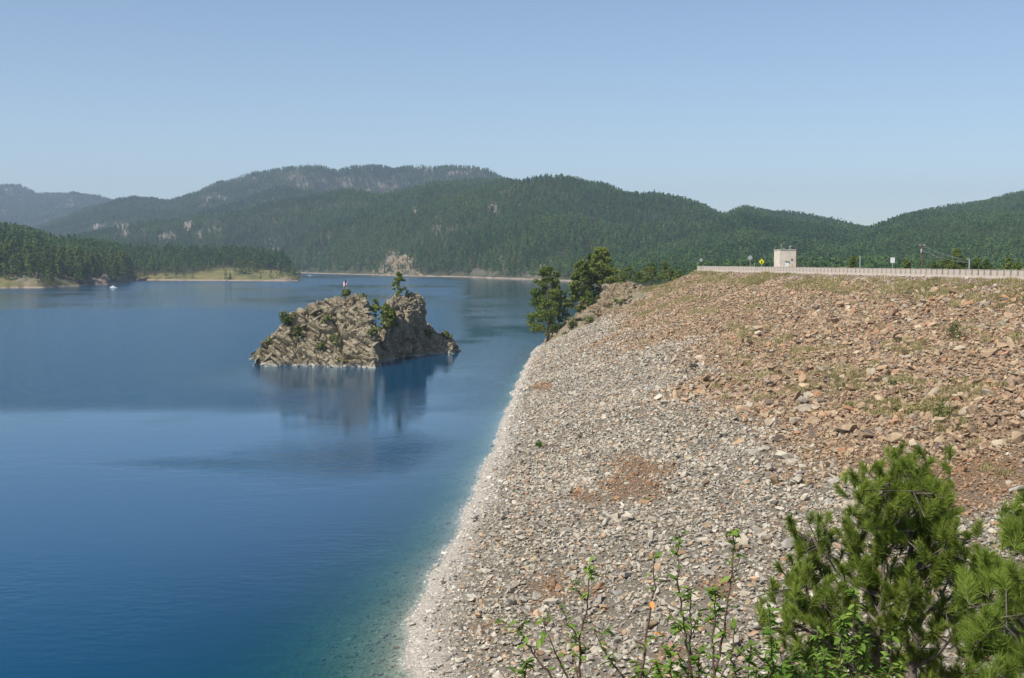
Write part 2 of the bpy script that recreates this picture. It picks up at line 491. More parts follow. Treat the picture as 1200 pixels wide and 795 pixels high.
def make_pine(rng, h, rad, base_f, nclump, per, leaf, round_=0.5, limbs=14, sides=6, trunk_r=None):
    base = h * base_f
    C, cr = pine_shape(rng, h * 0.97, rad, base, nclump, round_)
    V, F = leaf_tris(rng, C, cr, per, leaf)
    crown = MB().add(V, F)
    tr = trunk_r or h * 0.014
    bend = rng.normal(size=2) * h * 0.012
    pts = [(bend[0] * s * (1 - s) * 4 + 0, bend[1] * s * (1 - s) * 4, h * 0.96 * s - (0.6 if s == 0 else 0)) for s in np.linspace(0, 1, 7)]
    trunk = MB().tube(pts, [tr * (1.25 if i == 0 else 1) * (1 - 0.9 * i / 6) for i in range(7)], sides)
    for i in rng.permutation(len(C))[:limbs]:
        c = C[i]
        z0 = max(base * 0.8, c[2] - 0.35 * np.hypot(c[0], c[1]))
        trunk.tube([(0, 0, z0), (c[0] * .5, c[1] * .5, z0 + (c[2] - z0) * .35), tuple(c)], [tr * .32, tr * .22, tr * .08], 4)
    return trunk, crown

# prototypes for scattered forest (never linked to the scene themselves)
def proto_coll(name, meshes):
    c = bpy.data.collections.new(name)
    for i, me in enumerate(meshes):
        o = bpy.data.objects.new(f"{name}_{i:02d}", me)
        c.objects.link(o)
    return c

def far_tree(seed, kind):
    rng = np.random.default_rng(seed)
    h = 1.0
    if kind == 0: C, cr = pine_shape(rng, 0.97, 0.165, 0.12, 26, 0.10)
    else: C, cr = pine_shape(rng, 0.97, 0.18, 0.18, 22, 0.45)
    V, F = leaf_tris(rng, C, cr * 1.0, 9, 0.045, jit=0.5)
    mb = MB().add(V, F, 0)
    mb.tube([(0, 0, -0.05), (0, 0, 0.9)], [0.016, 0.004], 4, 1)
    return mb.mesh("far_pine", [M['pine_far'], M['bark']])

FAR = proto_coll("forest_tree", [far_tree(100 + i, i % 2) for i in range(8)])

def scatter_tree(coll):
    ng = bpy.data.node_groups.new("scatter_" + coll.name, 'GeometryNodeTree')
    ng.interface.new_socket("Geometry", in_out='INPUT', socket_type='NodeSocketGeometry')
    ng.interface.new_socket("Geometry", in_out='OUTPUT', socket_type='NodeSocketGeometry')
    N, Lk = ng.nodes, ng.links
    gi, go = N.new("NodeGroupInput"), N.new("NodeGroupOutput")
    ci = N.new("GeometryNodeCollectionInfo"); ci.inputs["Collection"].default_value = coll
    ci.inputs["Separate Children"].default_value = True; ci.inputs["Reset Children"].default_value = True
    iop = N.new("GeometryNodeInstanceOnPoints")
    iop.inputs["Pick Instance"].default_value = True
    def na(nm, typ):
        a = N.new("GeometryNodeInputNamedAttribute"); a.data_type = typ; a.inputs["Name"].default_value = nm; return a.outputs[0]
    e2r = N.new("FunctionNodeEulerToRotation")
    Lk.new(na("rot", 'FLOAT_VECTOR'), e2r.inputs[0])
    Lk.new(gi.outputs[0], iop.inputs["Points"]); Lk.new(ci.outputs[0], iop.inputs["Instance"])
    Lk.new(na("idx", 'INT'), iop.inputs["Instance Index"]); Lk.new(e2r.outputs[0], iop.inputs["Rotation"])
    Lk.new(na("scl", 'FLOAT_VECTOR'), iop.inputs["Scale"]); Lk.new(iop.outputs[0], go.inputs[0])
    return ng

def scatter(name, coll, pts, rot, scl, idx, col=None, parent=None, ng_cache={}, **kw):
    me = bpy.data.meshes.new(name)
    n = len(pts)
    me.vertices.add(n); me.vertices.foreach_set("co", np.asarray(pts, np.float32).ravel())
    for k, a in (("rot", rot), ("scl", scl)):
        at = me.attributes.new(k, 'FLOAT_VECTOR', 'POINT'); at.data.foreach_set("vector", np.asarray(a, np.float32).ravel())
    at = me.attributes.new("idx", 'INT', 'POINT'); at.data.foreach_set("value", np.asarray(idx, np.int32))
    if col is not None:
        at = me.attributes.new("scol", 'FLOAT_VECTOR', 'POINT'); at.data.foreach_set("vector", np.asarray(col, np.float32).ravel())
    me.update()
    o = link(name, me, parent, **kw)
    if coll.name not in ng_cache: ng_cache[coll.name] = scatter_tree(coll)
    md = o.modifiers.new("scatter", 'NODES'); md.node_group = ng_cache[coll.name]
    return o

rng = np.random.default_rng(7)

def forest(n, u0, u1, y0, y1):
    u = rng.uniform(u0, u1, n); Y = np.sqrt(rng.uniform(y0 ** 2, y1 ** 2, n))
    X = u * Y
    z, k = terrain(X, Y, True)
    px, py = proj(X, Y, z)
    return X, Y, z, k, px, py

def plant(name, sel, X, Y, z, hmin, hmax, label, cat, fat=1.0):
    X, Y, z = X[sel], Y[sel], z[sel]
    n = len(X)
    h = (hmin + (hmax - hmin) * rng.random(n) ** .8) * (1 + 0.22 * fbm(X / 90, Y / 90, 0, 2, 77))
    f = h * rng.uniform(0.85, 1.2, n) * fat
    return scatter(name, FAR, np.stack([X, Y, z - 0.3], 1), np.stack([0 * X, 0 * X, rng.uniform(0, 6.28, n)], 1), np.stack([f, f, h], 1), rng.integers(0, 8, n), label=label, cat=cat, kind="stuff")

def dens(px, py, X, Y, z):
    r = rock_amount(px, py, X, Y)
    return (rng.random(len(px)) > r * .88) & (z > 2.2)

# nearer hills across the lake
X, Y, z, k, px, py = forest(115000, -0.40, 0.50, 1250, 3450)
ok = dens(px, py, X, Y, z) & (k >= 2) & (k <= 4)
plant("hill_forest", ok, X, Y, z, 10, 22, "dense dark green pine forest covering the hills across the lake", "forest")
X, Y, z, k, px, py = forest(26000, -0.02, 0.50, 700, 2000)
ok = dens(px, py, X, Y, z) & ((k >= 3) & (k <= 4) | (k == 7) & (X / Y > 0.06)) & (z > 4)
plant("valley_forest", ok, X, Y, z, 12, 20, "pine forest on the low slopes behind the dam", "forest")
# high ridge, hazier
X, Y, z, k, px, py = forest(75000, -0.45, 0.25, 3500, 5500)
ok = dens(px, py, X, Y, z) & (k == 1)
plant("ridge_forest", ok, X, Y, z, 14, 22, "hazy pine forest on the high ridge with bare rock streaks", "forest", 1.3)
X, Y, z, k, px, py = forest(40000, -0.48, -0.20, 5700, 8500)
ok = dens(px, py, X, Y, z) & (k == 0)
plant("distant_forest", ok, X, Y, z, 16, 24, "blue hazed forest on the most distant mountain", "forest", 1.7)

# wooded point and spit: individual pines in front, the mass behind
protos = []
for i in range(6):
    r_ = np.random.default_rng(300 + i)
    h = [19, 22, 17, 20, 15, 24][i]
    tk, cr = make_pine(r_, h, h * [.20, .19, .24, .17, .24, .18][i], [.12, .2, .1, .16, .08, .22][i], 46, 16, 0.62, [.35, .5, .7, .25, .5, .6][i], 6, 5)
    protos.append((tk.mesh("trunk", M['bark']), cr.mesh("crown", M['pine_mid'])))

def place_pine(x, y, zb, s, label, group, k, name="pine_tree"):
    o = thing(name, (x, y, zb), label, "tree", group, rng.uniform(0, 6.28))
    o.scale = (s * rng.uniform(.9, 1.15),) * 2 + (s,)
    a, b = protos[k]
    link("trunk", a, o); link("crown", b, o)
    return o

X, Y, z, k, px, py = forest(16000, -0.50, upx(352), 1100, 2060)
ok = (z > 3.0) & ((k == 5) | (k == 6))
grass_here = np.where(k == 6, 1 - sstep(ZL(px) - 1.5, ZL(px) + 1.5, z), (1 - sstep(6, 12, z)) * sstep(-.2, .3, fbm(X / 50, Y / 70, 0, 2, 15)))
ok &= rng.random(len(X)) > grass_here * 1.0
X, Y, z, k = X[ok], Y[ok], z[ok], k[ok]
# thin to a natural spacing
cell = {}
keep = []
for i in rng.permutation(len(X)):
    key = (int(X[i] // 8.2), int(Y[i] // 8.2))
    if key in cell: continue
    cell[key] = 1; keep.append(i)
keep = np.array(keep)
X, Y, z, k = X[keep], Y[keep], z[keep], k[keep]
f1 = np.interp(X / Y, L1u, L1y)
score = np.where(k == 5, Y - f1, 1e6)
score = np.where(X / Y < upx(-12), 1e6, score)
order = np.argsort(score)
front = order[:210]
for i in front:
    place_pine(X[i], Y[i], z[i] - 0.3, rng.uniform(.85, 1.4), "dark green pine standing in the dense wood on the lake point", "pines on the wooded lake point", int(rng.integers(0, 6)))
rest = np.setdiff1d(order, front)
plant("point_forest", rest, X, Y, z, 13, 25, "dense pine wood behind the shore trees of the grassy point", "forest")

# trees dotted over the grassy spit (photo pixel of the foot, height in photo pixels)
SPIT = [(153, 326, 9), (159, 327, 8), (170, 327, 10), (173, 327, 8), (183, 327, 10), (195, 327, 12), (207, 326, 9), (216, 326, 7), (226, 327, 7), (228, 321, 9), (240, 320, 13), (245, 319, 10), (262, 318, 10), (265, 328, 10), (270, 328, 7),
        (276, 322, 14), (281, 322, 15), (285, 321, 13), (292, 325, 15), (297, 320, 16), (301, 319, 13), (308, 320, 9), (306, 329, 7), (318, 327, 9), (320, 316, 10), (327, 326, 15), (331, 326, 13), (338, 327, 12), (343, 328, 13), (347, 328, 12), (351, 329, 10), (335, 320, 10), (345, 322, 11)]
for (a, b, hh) in SPIT:
    u_ = upx(a)
    ys = np.linspace(1560, 2040, 500)
    zs = terrain(u_ * ys, ys)
    qx, qy = proj(u_ * ys, ys, zs)
    good = np.where((qy <= b) & (zs > 0.4))[0]
    if len(good) == 0: continue
    i = good[0]
    pk = int(rng.integers(0, 6))
    H = 1.25 * hh * ys[i] / FPX
    place_pine(u_ * ys[i], ys[i], zs[i] - 0.2, H / [19, 22, 17, 20, 15, 24][pk], "small pine dotted over the dry grass of the low spit", "pines dotted over the grassy spit", pk)

# ------------------------------------------------------------------ water
ZC = 23.2                          # height of the dam crest above the lake
ys = np.concatenate([np.linspace(-60, 40, 8), np.linspace(50, 420, 190), np.linspace(425, 1200, 120), np.linspace(1215, 2900, 60)])
us = np.linspace(-1.35, 0.62, 260)
WU, WY = np.meshgrid(us, ys)
WX = WU * (WY + 75)
shore_x = lambda Y: np.interp(Y, [0, 75, 85, 98, 110, 127, 150, 183, 215, 258, 310, 362, 420], [-8, -6.5, -6.9, -6.6, -6.0, -4.8, -3.8, -2.1, -.9, .9, 3.6, 6.3, 12])
wp, wq = proj(WX, np.maximum(WY, 20), 0 * WX)
nz = fbm(WX / 45, WY / 90, 0, 4, 41)
nz2 = fbm(WX / 160, WY / 260, 0, 3, 43)
dsh = shore_x(WY) - WX
# wind: a breeze roughens the open lake, the near bay and the lee along the dam stay calm
calm = sstep(228, 200, WY + 7 * nz + 6 * nz2 - 0.04 * (WX + 60)) * 0.97
calm = np.maximum(calm, sstep(40, 22, dsh * 0.9 - 0.02 * (WY - 150) + 6 * nz) * 0.9)
calm = np.maximum(calm, 0.9 * np.exp(-(((WY - 485 - 0.15 * (WX + 100)) / 50) ** 4)) * sstep(-.1, .3, nz2 + .5 * nz + .2))
calm = np.maximum(calm, 0.7 * sstep(-0.2, 0.7, nz2 + 0.15 * nz) * sstep(400, 520, WY))
gust = np.exp(-((((WX + 14 + .25 * (WY - 163)) / 24) ** 2 + ((WY - 163 - 7 * nz - .12 * (WX + 14)) / 13) ** 2)))
gust = np.maximum(gust, 0.8 * np.exp(-((((WX + 38) / 16) ** 2 + ((WY - 158 - 4 * nz) / 5) ** 2))))
calm = np.maximum(calm, .85 * np.exp(-(((WX + 42 + .12 * (WY - 290)) / 26) ** 4 + ((WY - 275 - 5 * nz) / 34) ** 4)))
calm = calm * (1 - (0.62 + .25 * nz) * gust * sstep(3, 16, dsh))
calm = np.clip(calm + (.10 * nz * sstep(60, 120, WY) + .04 * nz * sstep(380, 500, WY)) + .08 * fbm(WX / 14, WY / 22, 0, 3, 47), 0, 1)
ripple = 1 - np.clip(calm, 0, 1)
me = grid_mesh("lake_water", WX, WY, 0 * WX, None, True, {"ripple": ripple, "depth": np.clip(-ZC * (WX - shore_x(WY)) / (114.3 - 0.1576 * WY - shore_x(WY)), 0, 30) + 30 * sstep(372, 385, WY)})
n_, m_ = WX.shape
bmw = bmesh.new(); bmw.from_mesh(me); bmw.verts.ensure_lookup_table()
bd = [e for e in bmw.edges if e.is_boundary]
ex = bmesh.ops.extrude_edge_only(bmw, edges=bd)
nv = [v for v in ex["geom"] if isinstance(v, bmesh.types.BMVert)]
for v in nv: v.co.z = -14.0
bmesh.ops.contextual_create(bmw, geom=[e for e in ex["geom"] if isinstance(e, bmesh.types.BMEdge) and e.is_boundary])
bmesh.ops.recalc_face_normals(bmw, faces=bmw.faces)
bmw.to_mesh(me); bmw.free()
t = NT("lake_water")
p = t.pos()
rip = t.attr("ripple").outputs["Fac"]
mp = t.n("Mapping"); t.l(p, mp.inputs[0]); mp.inputs["Scale"].default_value = (0.8, 1.3, 1.0)
wv = t.math('ADD', t.noise(0.9, 4, 0.6, mp.outputs[0], 0.4), t.math('MULTIPLY', t.noise(0.22, 3, 0.5, mp.outputs[0]), 1.2))
st = t.math('ADD', t.math('MULTIPLY', rip, 0.44), 0.018)
nm = t.bump(wv, st, 0.60)
gl = t.n("BsdfGlossy"); t.l(nm, gl.inputs["Normal"]); gl.inputs["Color"].default_value = (0.87, 0.95, 1.0, 1)
t.l(t.math('ADD', t.math('MULTIPLY', rip, 0.10), 0.04), gl.inputs["Roughness"])
df = t.n("BsdfDiffuse"); df.inputs[0].default_value = (0.005, 0.240, 0.540, 1)
tp = t.n("BsdfTransparent"); tp.inputs[0].default_value = (0.9, 0.95, 0.95, 1)
m1 = t.n("MixShader"); dp = t.math('SUBTRACT', 1.0, t.math('POWER', 2.718, t.math('MULTIPLY', t.attr("depth").outputs["Fac"], -0.42)))   # scattered blue grows with the water column
t.l(t.math('MULTIPLY', dp, 0.22), m1.inputs[0])
t.l(tp.outputs[0], m1.inputs[1]); t.l(df.outputs[0], m1.inputs[2])
fr = t.n("Fresnel"); fr.inputs[0].default_value = 1.33; t.l(nm, fr.inputs["Normal"])
m2 = t.n("MixShader"); t.l(t.math('MULTIPLY', fr.outputs[0], t.ramp(fr.outputs[0], 0.04, 0.29)), m2.inputs[0]); t.l(m1.outputs[0], m2.inputs[1]); t.l(gl.outputs[0], m2.inputs[2])
t.l(m2.outputs[0], t.out.inputs[0])
ab = t.n("VolumeAbsorption"); ab.inputs["Color"].default_value = (0.25, 0.62, 0.50, 1); ab.inputs["Density"].default_value = 0.55
t.l(ab.outputs[0], t.out.inputs["Volume"])
M['water'] = t.m
me.materials.clear(); me.materials.append(M['water'])
link("lake_water", me, kind="structure")

# ------------------------------------------------------------------ dam embankment
ZC = 23.2
crest_x = lambda s: 114.3 - 0.1576 * s
def dam_pt(s, tt):
    xs, xc = shore_x(s), crest_x(s)
    X = xs + (xc - xs) * tt
    Z = ZC * tt
    Z = Z + 0.30 * fbm(X / 7, s / 9, 0, 3, 61) * sstep(1.0, .93, tt) * (.45 + .55 * sstep(.01, .08, np.abs(tt))) + 0.5 * fbm(X / 30, s / 30, 0, 2, 63) * sstep(0, .1, tt) * sstep(1, .85, tt)
    return X, s + 0 * tt, Z

sg = np.linspace(28, 372, 350); tg = np.concatenate([np.linspace(-0.35, 0, 22), np.linspace(0.006, 1.0, 150)])
TT, SS = np.meshgrid(tg, sg)
DX, DY, DZ = dam_pt(SS, TT)

def zone_cols(X, Y, Z, r):
    """colour of loose stone by height on the face and by natural patches; returns rgb and size factor"""
    n = len(X)
    nb = fbm(X / 16, Y / 22, 0, 4, 81)
    brown = sstep(5.2, 10.2, Z + 3.2 * nb)
    # rusty pockets of finer debris on the grey face
    rust = np.zeros(n)
    for (a, b, rx, ry) in ((738, 572, 26, 14), (690, 585, 20, 7), (640, 688, 38, 22), (690, 695, 24, 10), (745, 548, 30, 10), (840, 690, 24, 14), (800, 765, 40, 10), (560, 735, 20, 8), (1130, 560, 60, 26), (640, 455, 10, 5)):
        qx, qy = proj(X, Y, Z)
        rust = np.maximum(rust, 1 - sstep(.2, 1.4, np.sqrt(((qx - a) / rx) ** 2 + ((qy - b) / ry) ** 2) + .9 * nb))
    G = np.array([(.35, .32, .265), (.29, .272, .235), (.385, .352, .295), (.225, .212, .19), (.33, .295, .235), (.38, .26, .17), (.42, .39, .335)])
    B = np.array([(.365, .255, .16), (.31, .21, .13), (.40, .30, .195), (.22, .155, .105), (.38, .195, .105), (.125, .10, .09), (.32, .28, .22), (.42, .35, .255), (.265, .165, .11)])
    G = G * np.array([1.36, 1.31, 1.23]); B = (B * .75 + B.mean(0) * .25) * np.array([1.20, 1.205, 1.17])
    gi = r.choice(7, n, p=[.25, .22, .17, .14, .12, .05, .05])
    bi = r.choice(9, n, p=[.22, .19, .15, .11, .06, .06, .09, .06, .06])
    c = np.where((r.random(n) < np.maximum(brown, .13))[:, None], B[bi], G[gi])
    c = np.where((r.random(n) < rust * .85)[:, None], np.array([(.37, .22, .12), (.43, .265, .15), (.31, .19, .115)])[r.integers(0, 3, n)], c)
    bleach = sstep(1.05, .25, Z + .35 * nb)
    pale = np.array([(.60, .54, .455), (.53, .48, .40), (.66, .60, .51), (.45, .41, .345)])[r.integers(0, 4, n)]
    c = np.where((r.random(n) < bleach * .95)[:, None] & (Z > -.1)[:, None], pale, c)
    c = np.where((Z < -.1)[:, None], c * .6 + np.array([.02, .02, .01]), c)
    top = sstep(21.4, 22.6, Z + .4 * nb)
    c = np.where((r.random(n) < top * .8)[:, None], np.array([(.50, .41, .36), (.46, .38, .33)])[r.integers(0, 2, n)], c)
    c = c * r.uniform(.80, 1.08, (n, 1))
    return c, brown, rust, top

gc, gb_, grr, _ = zone_cols(DX.ravel(), DY.ravel(), DZ.ravel(), np.random.default_rng(1))
base_c = np.stack([0.19 + .015 * gb_ + .0 * grr, 0.165 - .02 * gb_ - .02 * grr, 0.125 - .03 * gb_ - .025 * grr], 1)
bl = sstep(1.0, .2, DZ.ravel())[:, None]
base_c = base_c * (1 - bl) + np.array([.44, .395, .33]) * bl
uw = sstep(.05, -.15, DZ.ravel())[:, None]
base_c = base_c * (1 - uw) + np.array([.29, .26, .215]) * uw          # weed-covered bed below the water line
me = grid_mesh("embankment_face", DX, DY, DZ, None, True)
at = me.attributes.new("basecol", 'FLOAT_VECTOR', 'POINT'); at.data.foreach_set("vector", base_c.astype(np.float32).ravel())
t = NT("rubble_ground")
p = t.pos()
c = t.attr("basecol").outputs["Vector"]
v = t.n("TexVoronoi"); v.inputs["Scale"].default_value = 5.0; t.l(p, v.inputs["Vector"])
c = t.mix(t.ramp(t.noise(3.0, 5, 0.7, p), 0.3, 0.7), t.hsv(c, 0.65), t.hsv(c, 1.15))
M['rubble'] = t.pbr(c, 1.0, 0.05, t.bump(v.outputs["Distance"], 0.8, 0.12))
me.materials.clear(); me.materials.append(M['rubble'])
dam = thing("dam", (shore_x(200.0), 200, 0), "sloping rockfill dam face of loose grey and rusty brown stones", "dam")
o = link("embankment_face", me); o.parent = dam; o.location = -dam.location

# loose stones: prototypes
t = NT("loose_stone")
c = t.attr("scol", 'INSTANCER').outputs["Vector"]
oc = t.objco()
c = t.mix(t.ramp(t.noise(2.2, 4, 0.65, oc), 0.3, 0.7), t.hsv(c, 0.78), t.hsv(c, 1.15))
M['stone'] = t.pbr(c, 0.95, 0.12, t.bump(t.noise(5, 4, 0.7, oc), 0.5, 0.05))

def stone_mesh(seed, npt=15, flat=0.36):
    r = np.random.default_rng(seed)
    d = r.normal(size=(npt, 3)); d /= np.linalg.norm(d, axis=1, keepdims=True)
    d = np.sign(d) * np.abs(d) ** 0.7
    d *= 0.5 * r.uniform(.8, 1.1, (npt, 1))
    V = d * np.array([1.0, r.uniform(.6, .9), flat * r.uniform(.75, 1.25)])
    V[:, 0] += V[:, 1] * r.uniform(-.3, .3)
    bm = bmesh.new()
    for v_ in V: bm.verts.new(v_)
    bmesh.ops.convex_hull(bm, input=bm.verts)
    for v_ in [v_ for v_ in bm.verts if not v_.link_faces]: bm.verts.remove(v_)
    me = bpy.data.meshes.new("stone"); bm.to_mesh(me); bm.free()
    me.materials.append(M['stone'])
    return me

stone_me = [stone_mesh(500 + i) for i in range(16)]
STONES = proto_coll("loose_stones", stone_me)

def dam_sample(n, s0, s1, t0, t1, r):
    s = r.uniform(s0, s1, n); tt = r.uniform(t0, t1, n)
    w = crest_x(s) - shore_x(s)
    k = r.random(n) < w / 115.0                          # even per area
    s, tt = s[k], tt[k]
    X, Y, Z = dam_pt(s, tt)
    px, py = proj(X, Y, Z)
    k = (px < 1290) & (py < 930)
    return X[k], Y[k], Z[k], px[k], py[k]

rs = np.random.default_rng(77)
SX, SY, SZ, SR, SC, SI, SPX, SPY = [], [], [], [], [], [], [], []
def add_stones(n, s0, s1, lo, hi, t0=-0.10, t1=0.995, pw=1.8, tilt=.30, want=None):
    X, Y, Z, px, py = dam_sample(n, s0, s1, t0, t1, rs)
    c, br, ru, top = zone_cols(X, Y, Z, rs)
    if want is not None:
        k = rs.random(len(X)) < want(X, Y, Z, br)
        X, Y, Z, px, py, c, br, ru, top = [q[k] for q in (X, Y, Z, px, py, c, br, ru, top)]
    m = len(X)
    size = lo + (hi - lo) * rs.random(m) ** pw
    size *= (0.92 + 0.06 * br) * (1 - 0.30 * ru) * (1 - .5 * top)
    size *= 1 - .25 * sstep(1.5, .3, Z)
    w = crest_x(Y) - shore_x(Y)
    slope = np.arctan2(ZC, w)
    sx = size * rs.uniform(.8, 1.25, m); sy = size * rs.uniform(.8, 1.2, m); sz = size * rs.uniform(.75, 1.5, m)
    # orientation: random spin about z, then lean with the face plus a random tilt
    rot = np.stack([rs.normal(0, tilt, m), -slope + rs.normal(0, tilt, m), rs.uniform(0, 6.28, m)], 1)
    SX.append(np.stack([X, Y, Z + sz * np.where(Z < .25, rs.uniform(-.12, .08, m), rs.uniform(-.02, .36, m))], 1)); SR.append(rot); SC.append(c); SI.append(rs.integers(0, 16, m))
    SZ.append(np.stack([sx, sy, sz], 1)); SPX.append(px); SPY.append(py)

A0 = 115.0
add_stones(int(A0 * 100 * 16), 30, 130, .15, .58, pw=2.4, tilt=.36)
add_stones(int(A0 * 100 * 10), 130, 230, .20, .66, pw=2.3, tilt=.36)
add_stones(int(A0 * 142 * 5.5), 230, 372, .30, .85, pw=2.0, tilt=.36)
add_stones(int(A0 * 342 * .7), 30, 372, .55, 1.15, pw=1.8, tilt=.38, want=lambda X, Y, Z, b: .36 + .64 * b)
add_stones(int(A0 * 342 * .14), 30, 240, .9, 1.8, tilt=.4, want=lambda X, Y, Z, b: .10 + .90 * b)
pts = np.concatenate(SX); rot = np.concatenate(SR); scl = np.concatenate(SZ); colr = np.concatenate(SC); idx = np.concatenate(SI)
ppx = np.concatenate(SPX); ppy = np.concatenate(SPY)
# the 300 that show largest become stones of their own, the rest one mass
shown = scl[:, 0] / np.linalg.norm(pts - np.array([0, 0, HC]), axis=1)
shown = np.where((ppx > 470) & (ppx < 1205) & (ppy < 800) & (pts[:, 2] > 0), shown, 0)
big = np.argsort(-shown)[:290]
rest = np.ones(len(pts), bool); rest[big] = False
o = scatter("riprap", STONES, pts[rest] - np.array(dam.location), rot[rest], scl[rest], idx[rest], colr[rest], dam, kind="stuff", label="loose angular stones covering the dam face")
for i in big:
    q = link("riprap_stone", stone_me[idx[i]], dam)
    q.location = Vector(pts[i]) - dam.location; q.rotation_euler = rot[i]; q.scale = scl[i] * 1.1
    q["scol"] = [float(a) for a in colr[i]]
print("stones", len(pts))
# long rusty slab that stands out high on the face
def on_dam(px, py):
    lo, hi = 30.0, 1000.0
    d = (P(px, py, 1.0) - Vector((0, 0, HC)))
    f = lambda Y: (HC + d.z * Y) - ZC * ((d.x * Y - float(shore_x(Y))) / (float(crest_x(Y)) - float(shore_x(Y))))
    for _ in range(60):
        mid = (lo + hi) / 2
        if mid > 372 or f(mid) < 0: hi = mid
        else: lo = mid
    return Vector((d.x * lo, lo, HC + d.z * lo))
for (a, b, L, W, H, rz, cc) in ((1045, 518, 4.2, 1.6, .9, .55, (.44, .25, .15)), (925, 548, 1.9, 1.2, .8, .4, (.20, .14, .12)), (905, 556, 1.6, 1.0, .7, 1.2, (.19, .13, .12)), (998, 538, 1.3, 1.1, 1.0, .3, (.42, .27, .18)),
                                (860, 462, 2.4, 1.6, .8, .3, (.27, .265, .25)), (1185, 352, 3.6, 1.4, 1.2, .2, (.40, .20, .11)), (1140, 355, 3.0, 1.8, 1.2, .5, (.45, .26, .15)), (990, 480, 2.2, 1.2, .7, .5, (.44, .24, .12)), (672, 565, .5, .4, .35, 0, (.7, .68, .62)), (940, 555, 1.3, .9, .7, .1, (.2, .16, .15)),
                                (1010, 507, 1.1, .9, .8, .3, (.12, .1, .11)), (1100, 525, 1.5, .9, .7, .9, (.14, .11, .12)), (720, 515, .7, .5, .45, .3, (.62, .6, .55)), (668, 675, .9, .8, .4, .5, (.3, .29, .27))):
    q = link("riprap_stone", stone_me[int(rs.integers(0, 16))], dam)
    q.location = on_dam(a, b) + Vector((0, 0, H * .12)) - dam.location
    q.rotation_euler = (rs.normal(0, .1), -.22 + rs.normal(0, .08), rz); q.scale = (L, W, H * 1.3)
    q["scol"] = cc

# ------------------------------------------------------------------ dam crest: road, parapet, building, signs
cr0, cr1 = Vector((float(crest_x(372)), 372, ZC)), Vector((float(crest_x(60)), 60, ZC))
cd = (cr1 - cr0).normalized(); cn = Vector((-cd.y, cd.x, 0))          # cn points downstream (to the right)
if cn.x < 0: cn = -cn
ang = math.atan2(cd.y, cd.x)
def strip(name, w0, w1, zt, mat, d0=-1.5, d1=None, **kw):
    d1 = d1 or (cr1 - cr0).length
    a, b = cr0 + cd * d0, cr0 + cd * d1
    V = [a + cn * w0, b + cn * w0, b + cn * w1, a + cn * w1]
    V = [(q.x, q.y, zt) for q in V] + [(q.x, q.y, zt - .5) for q in V]
    return MB().add(V, [[0, 1, 2, 3], [4, 7, 6, 5], [0, 4, 5, 1], [1, 5, 6, 2], [2, 6, 7, 3], [3, 7, 4, 0]]).obj(name, mat, **kw)
strip("dam_crest", -.6, 16, ZC, M['concrete'], kind="structure")
strip("road", 3.4, 11.4, ZC + .06, M['asphalt'], kind="structure")
cl_m = mat_plain("road_paint", (.7, .5, .05), .7, .1)
strip("road_line", 7.3, 7.42, ZC + .066, cl_m, kind="structure"); strip("road_line", 7.55, 7.67, ZC + .066, cl_m, kind="structure")
par = thing("parapet_wall", cr0, "long pinkish concrete parapet of upright blocks along the dam crest road", "wall", rz=ang)
pit, nb = 2.05, 118
blk = MB()
blk.box((0, 0, .80), (1.46, .24, 1.0)).box((0, -.01, 1.32), (1.50, .30, .07))
blk_me = blk.mesh("block", M['concrete'])
pl_me = MB().box((0, 0, .15), (pit - .01, .34, .36)).mesh("plinth", M['concrete'])
for i in range(nb):
    q = link("block", blk_me, par, loc=((i + .5) * pit, rng.normal(0, .012), rng.normal(0, .012))); q.rotation_euler = (rng.normal(0, .006), 0, rng.normal(0, .006))
    link("plinth", pl_me, par, loc=((i + .5) * pit, 0, 0))
par.location.z = ZC - .02

# control house
c0 = P(920, 313, 310); c0.z = ZC
hb = thing("control_house", c0, "small square tan concrete control house with white door on the dam crest", "building", rz=R(9))
MB().box((0, 0, 2.75), (4.3, 4.0, 5.5)).obj("wall", M['stucco'], hb)
MB().box((0, 0, 5.58), (4.5, 4.2, .16)).obj("roof", M['concrete'], hb)
d_ = MB().box((-.25, -2.03, 1.5), (.95, .06, 2.1)).obj("door", M['white_paint'], hb)
MB().box((.12, -2.08, 1.45), (.08, .05, .16)).obj("handle", M['dark_metal'], d_)
MB().box((-.25, -2.10, 2.65), (1.15, .18, .10)).obj("door_hood", M['dark_metal'], hb)
MB().box((.98, -2.03, 3.1), (.45, .06, .45)).obj("vent", M['rust_wood'], hb)
MB().box((1.0, -2.02, 1.75), (.42, .03, .5)).obj("notice", M['ochre'], hb)
MB().tube([(2.1, -2.12, .2), (2.1, -2.12, 6.3)], .11, 6).obj("conduit", M['rust_wood'], hb)
for (x_, y_, hh) in ((-1.8, -1.8, 1.1), (.4, -1.7, .7), (2.0, 1.5, .9), (-1.1, -1.8, .25)):
    MB().tube([(x_, y_, 5.6), (x_, y_, 5.6 + hh)], .05, 5).box((x_, y_, 5.65 + hh), (.28, .28, .22)).obj("roof_lamp", M['galvanised'], hb)
MB().tube([(2.9, -1, .0), (2.9, -1, 1.9), (4.4, -1, 1.9), (4.4, -1, 0)], .05, 5).obj("railing", M['galvanised'], hb)

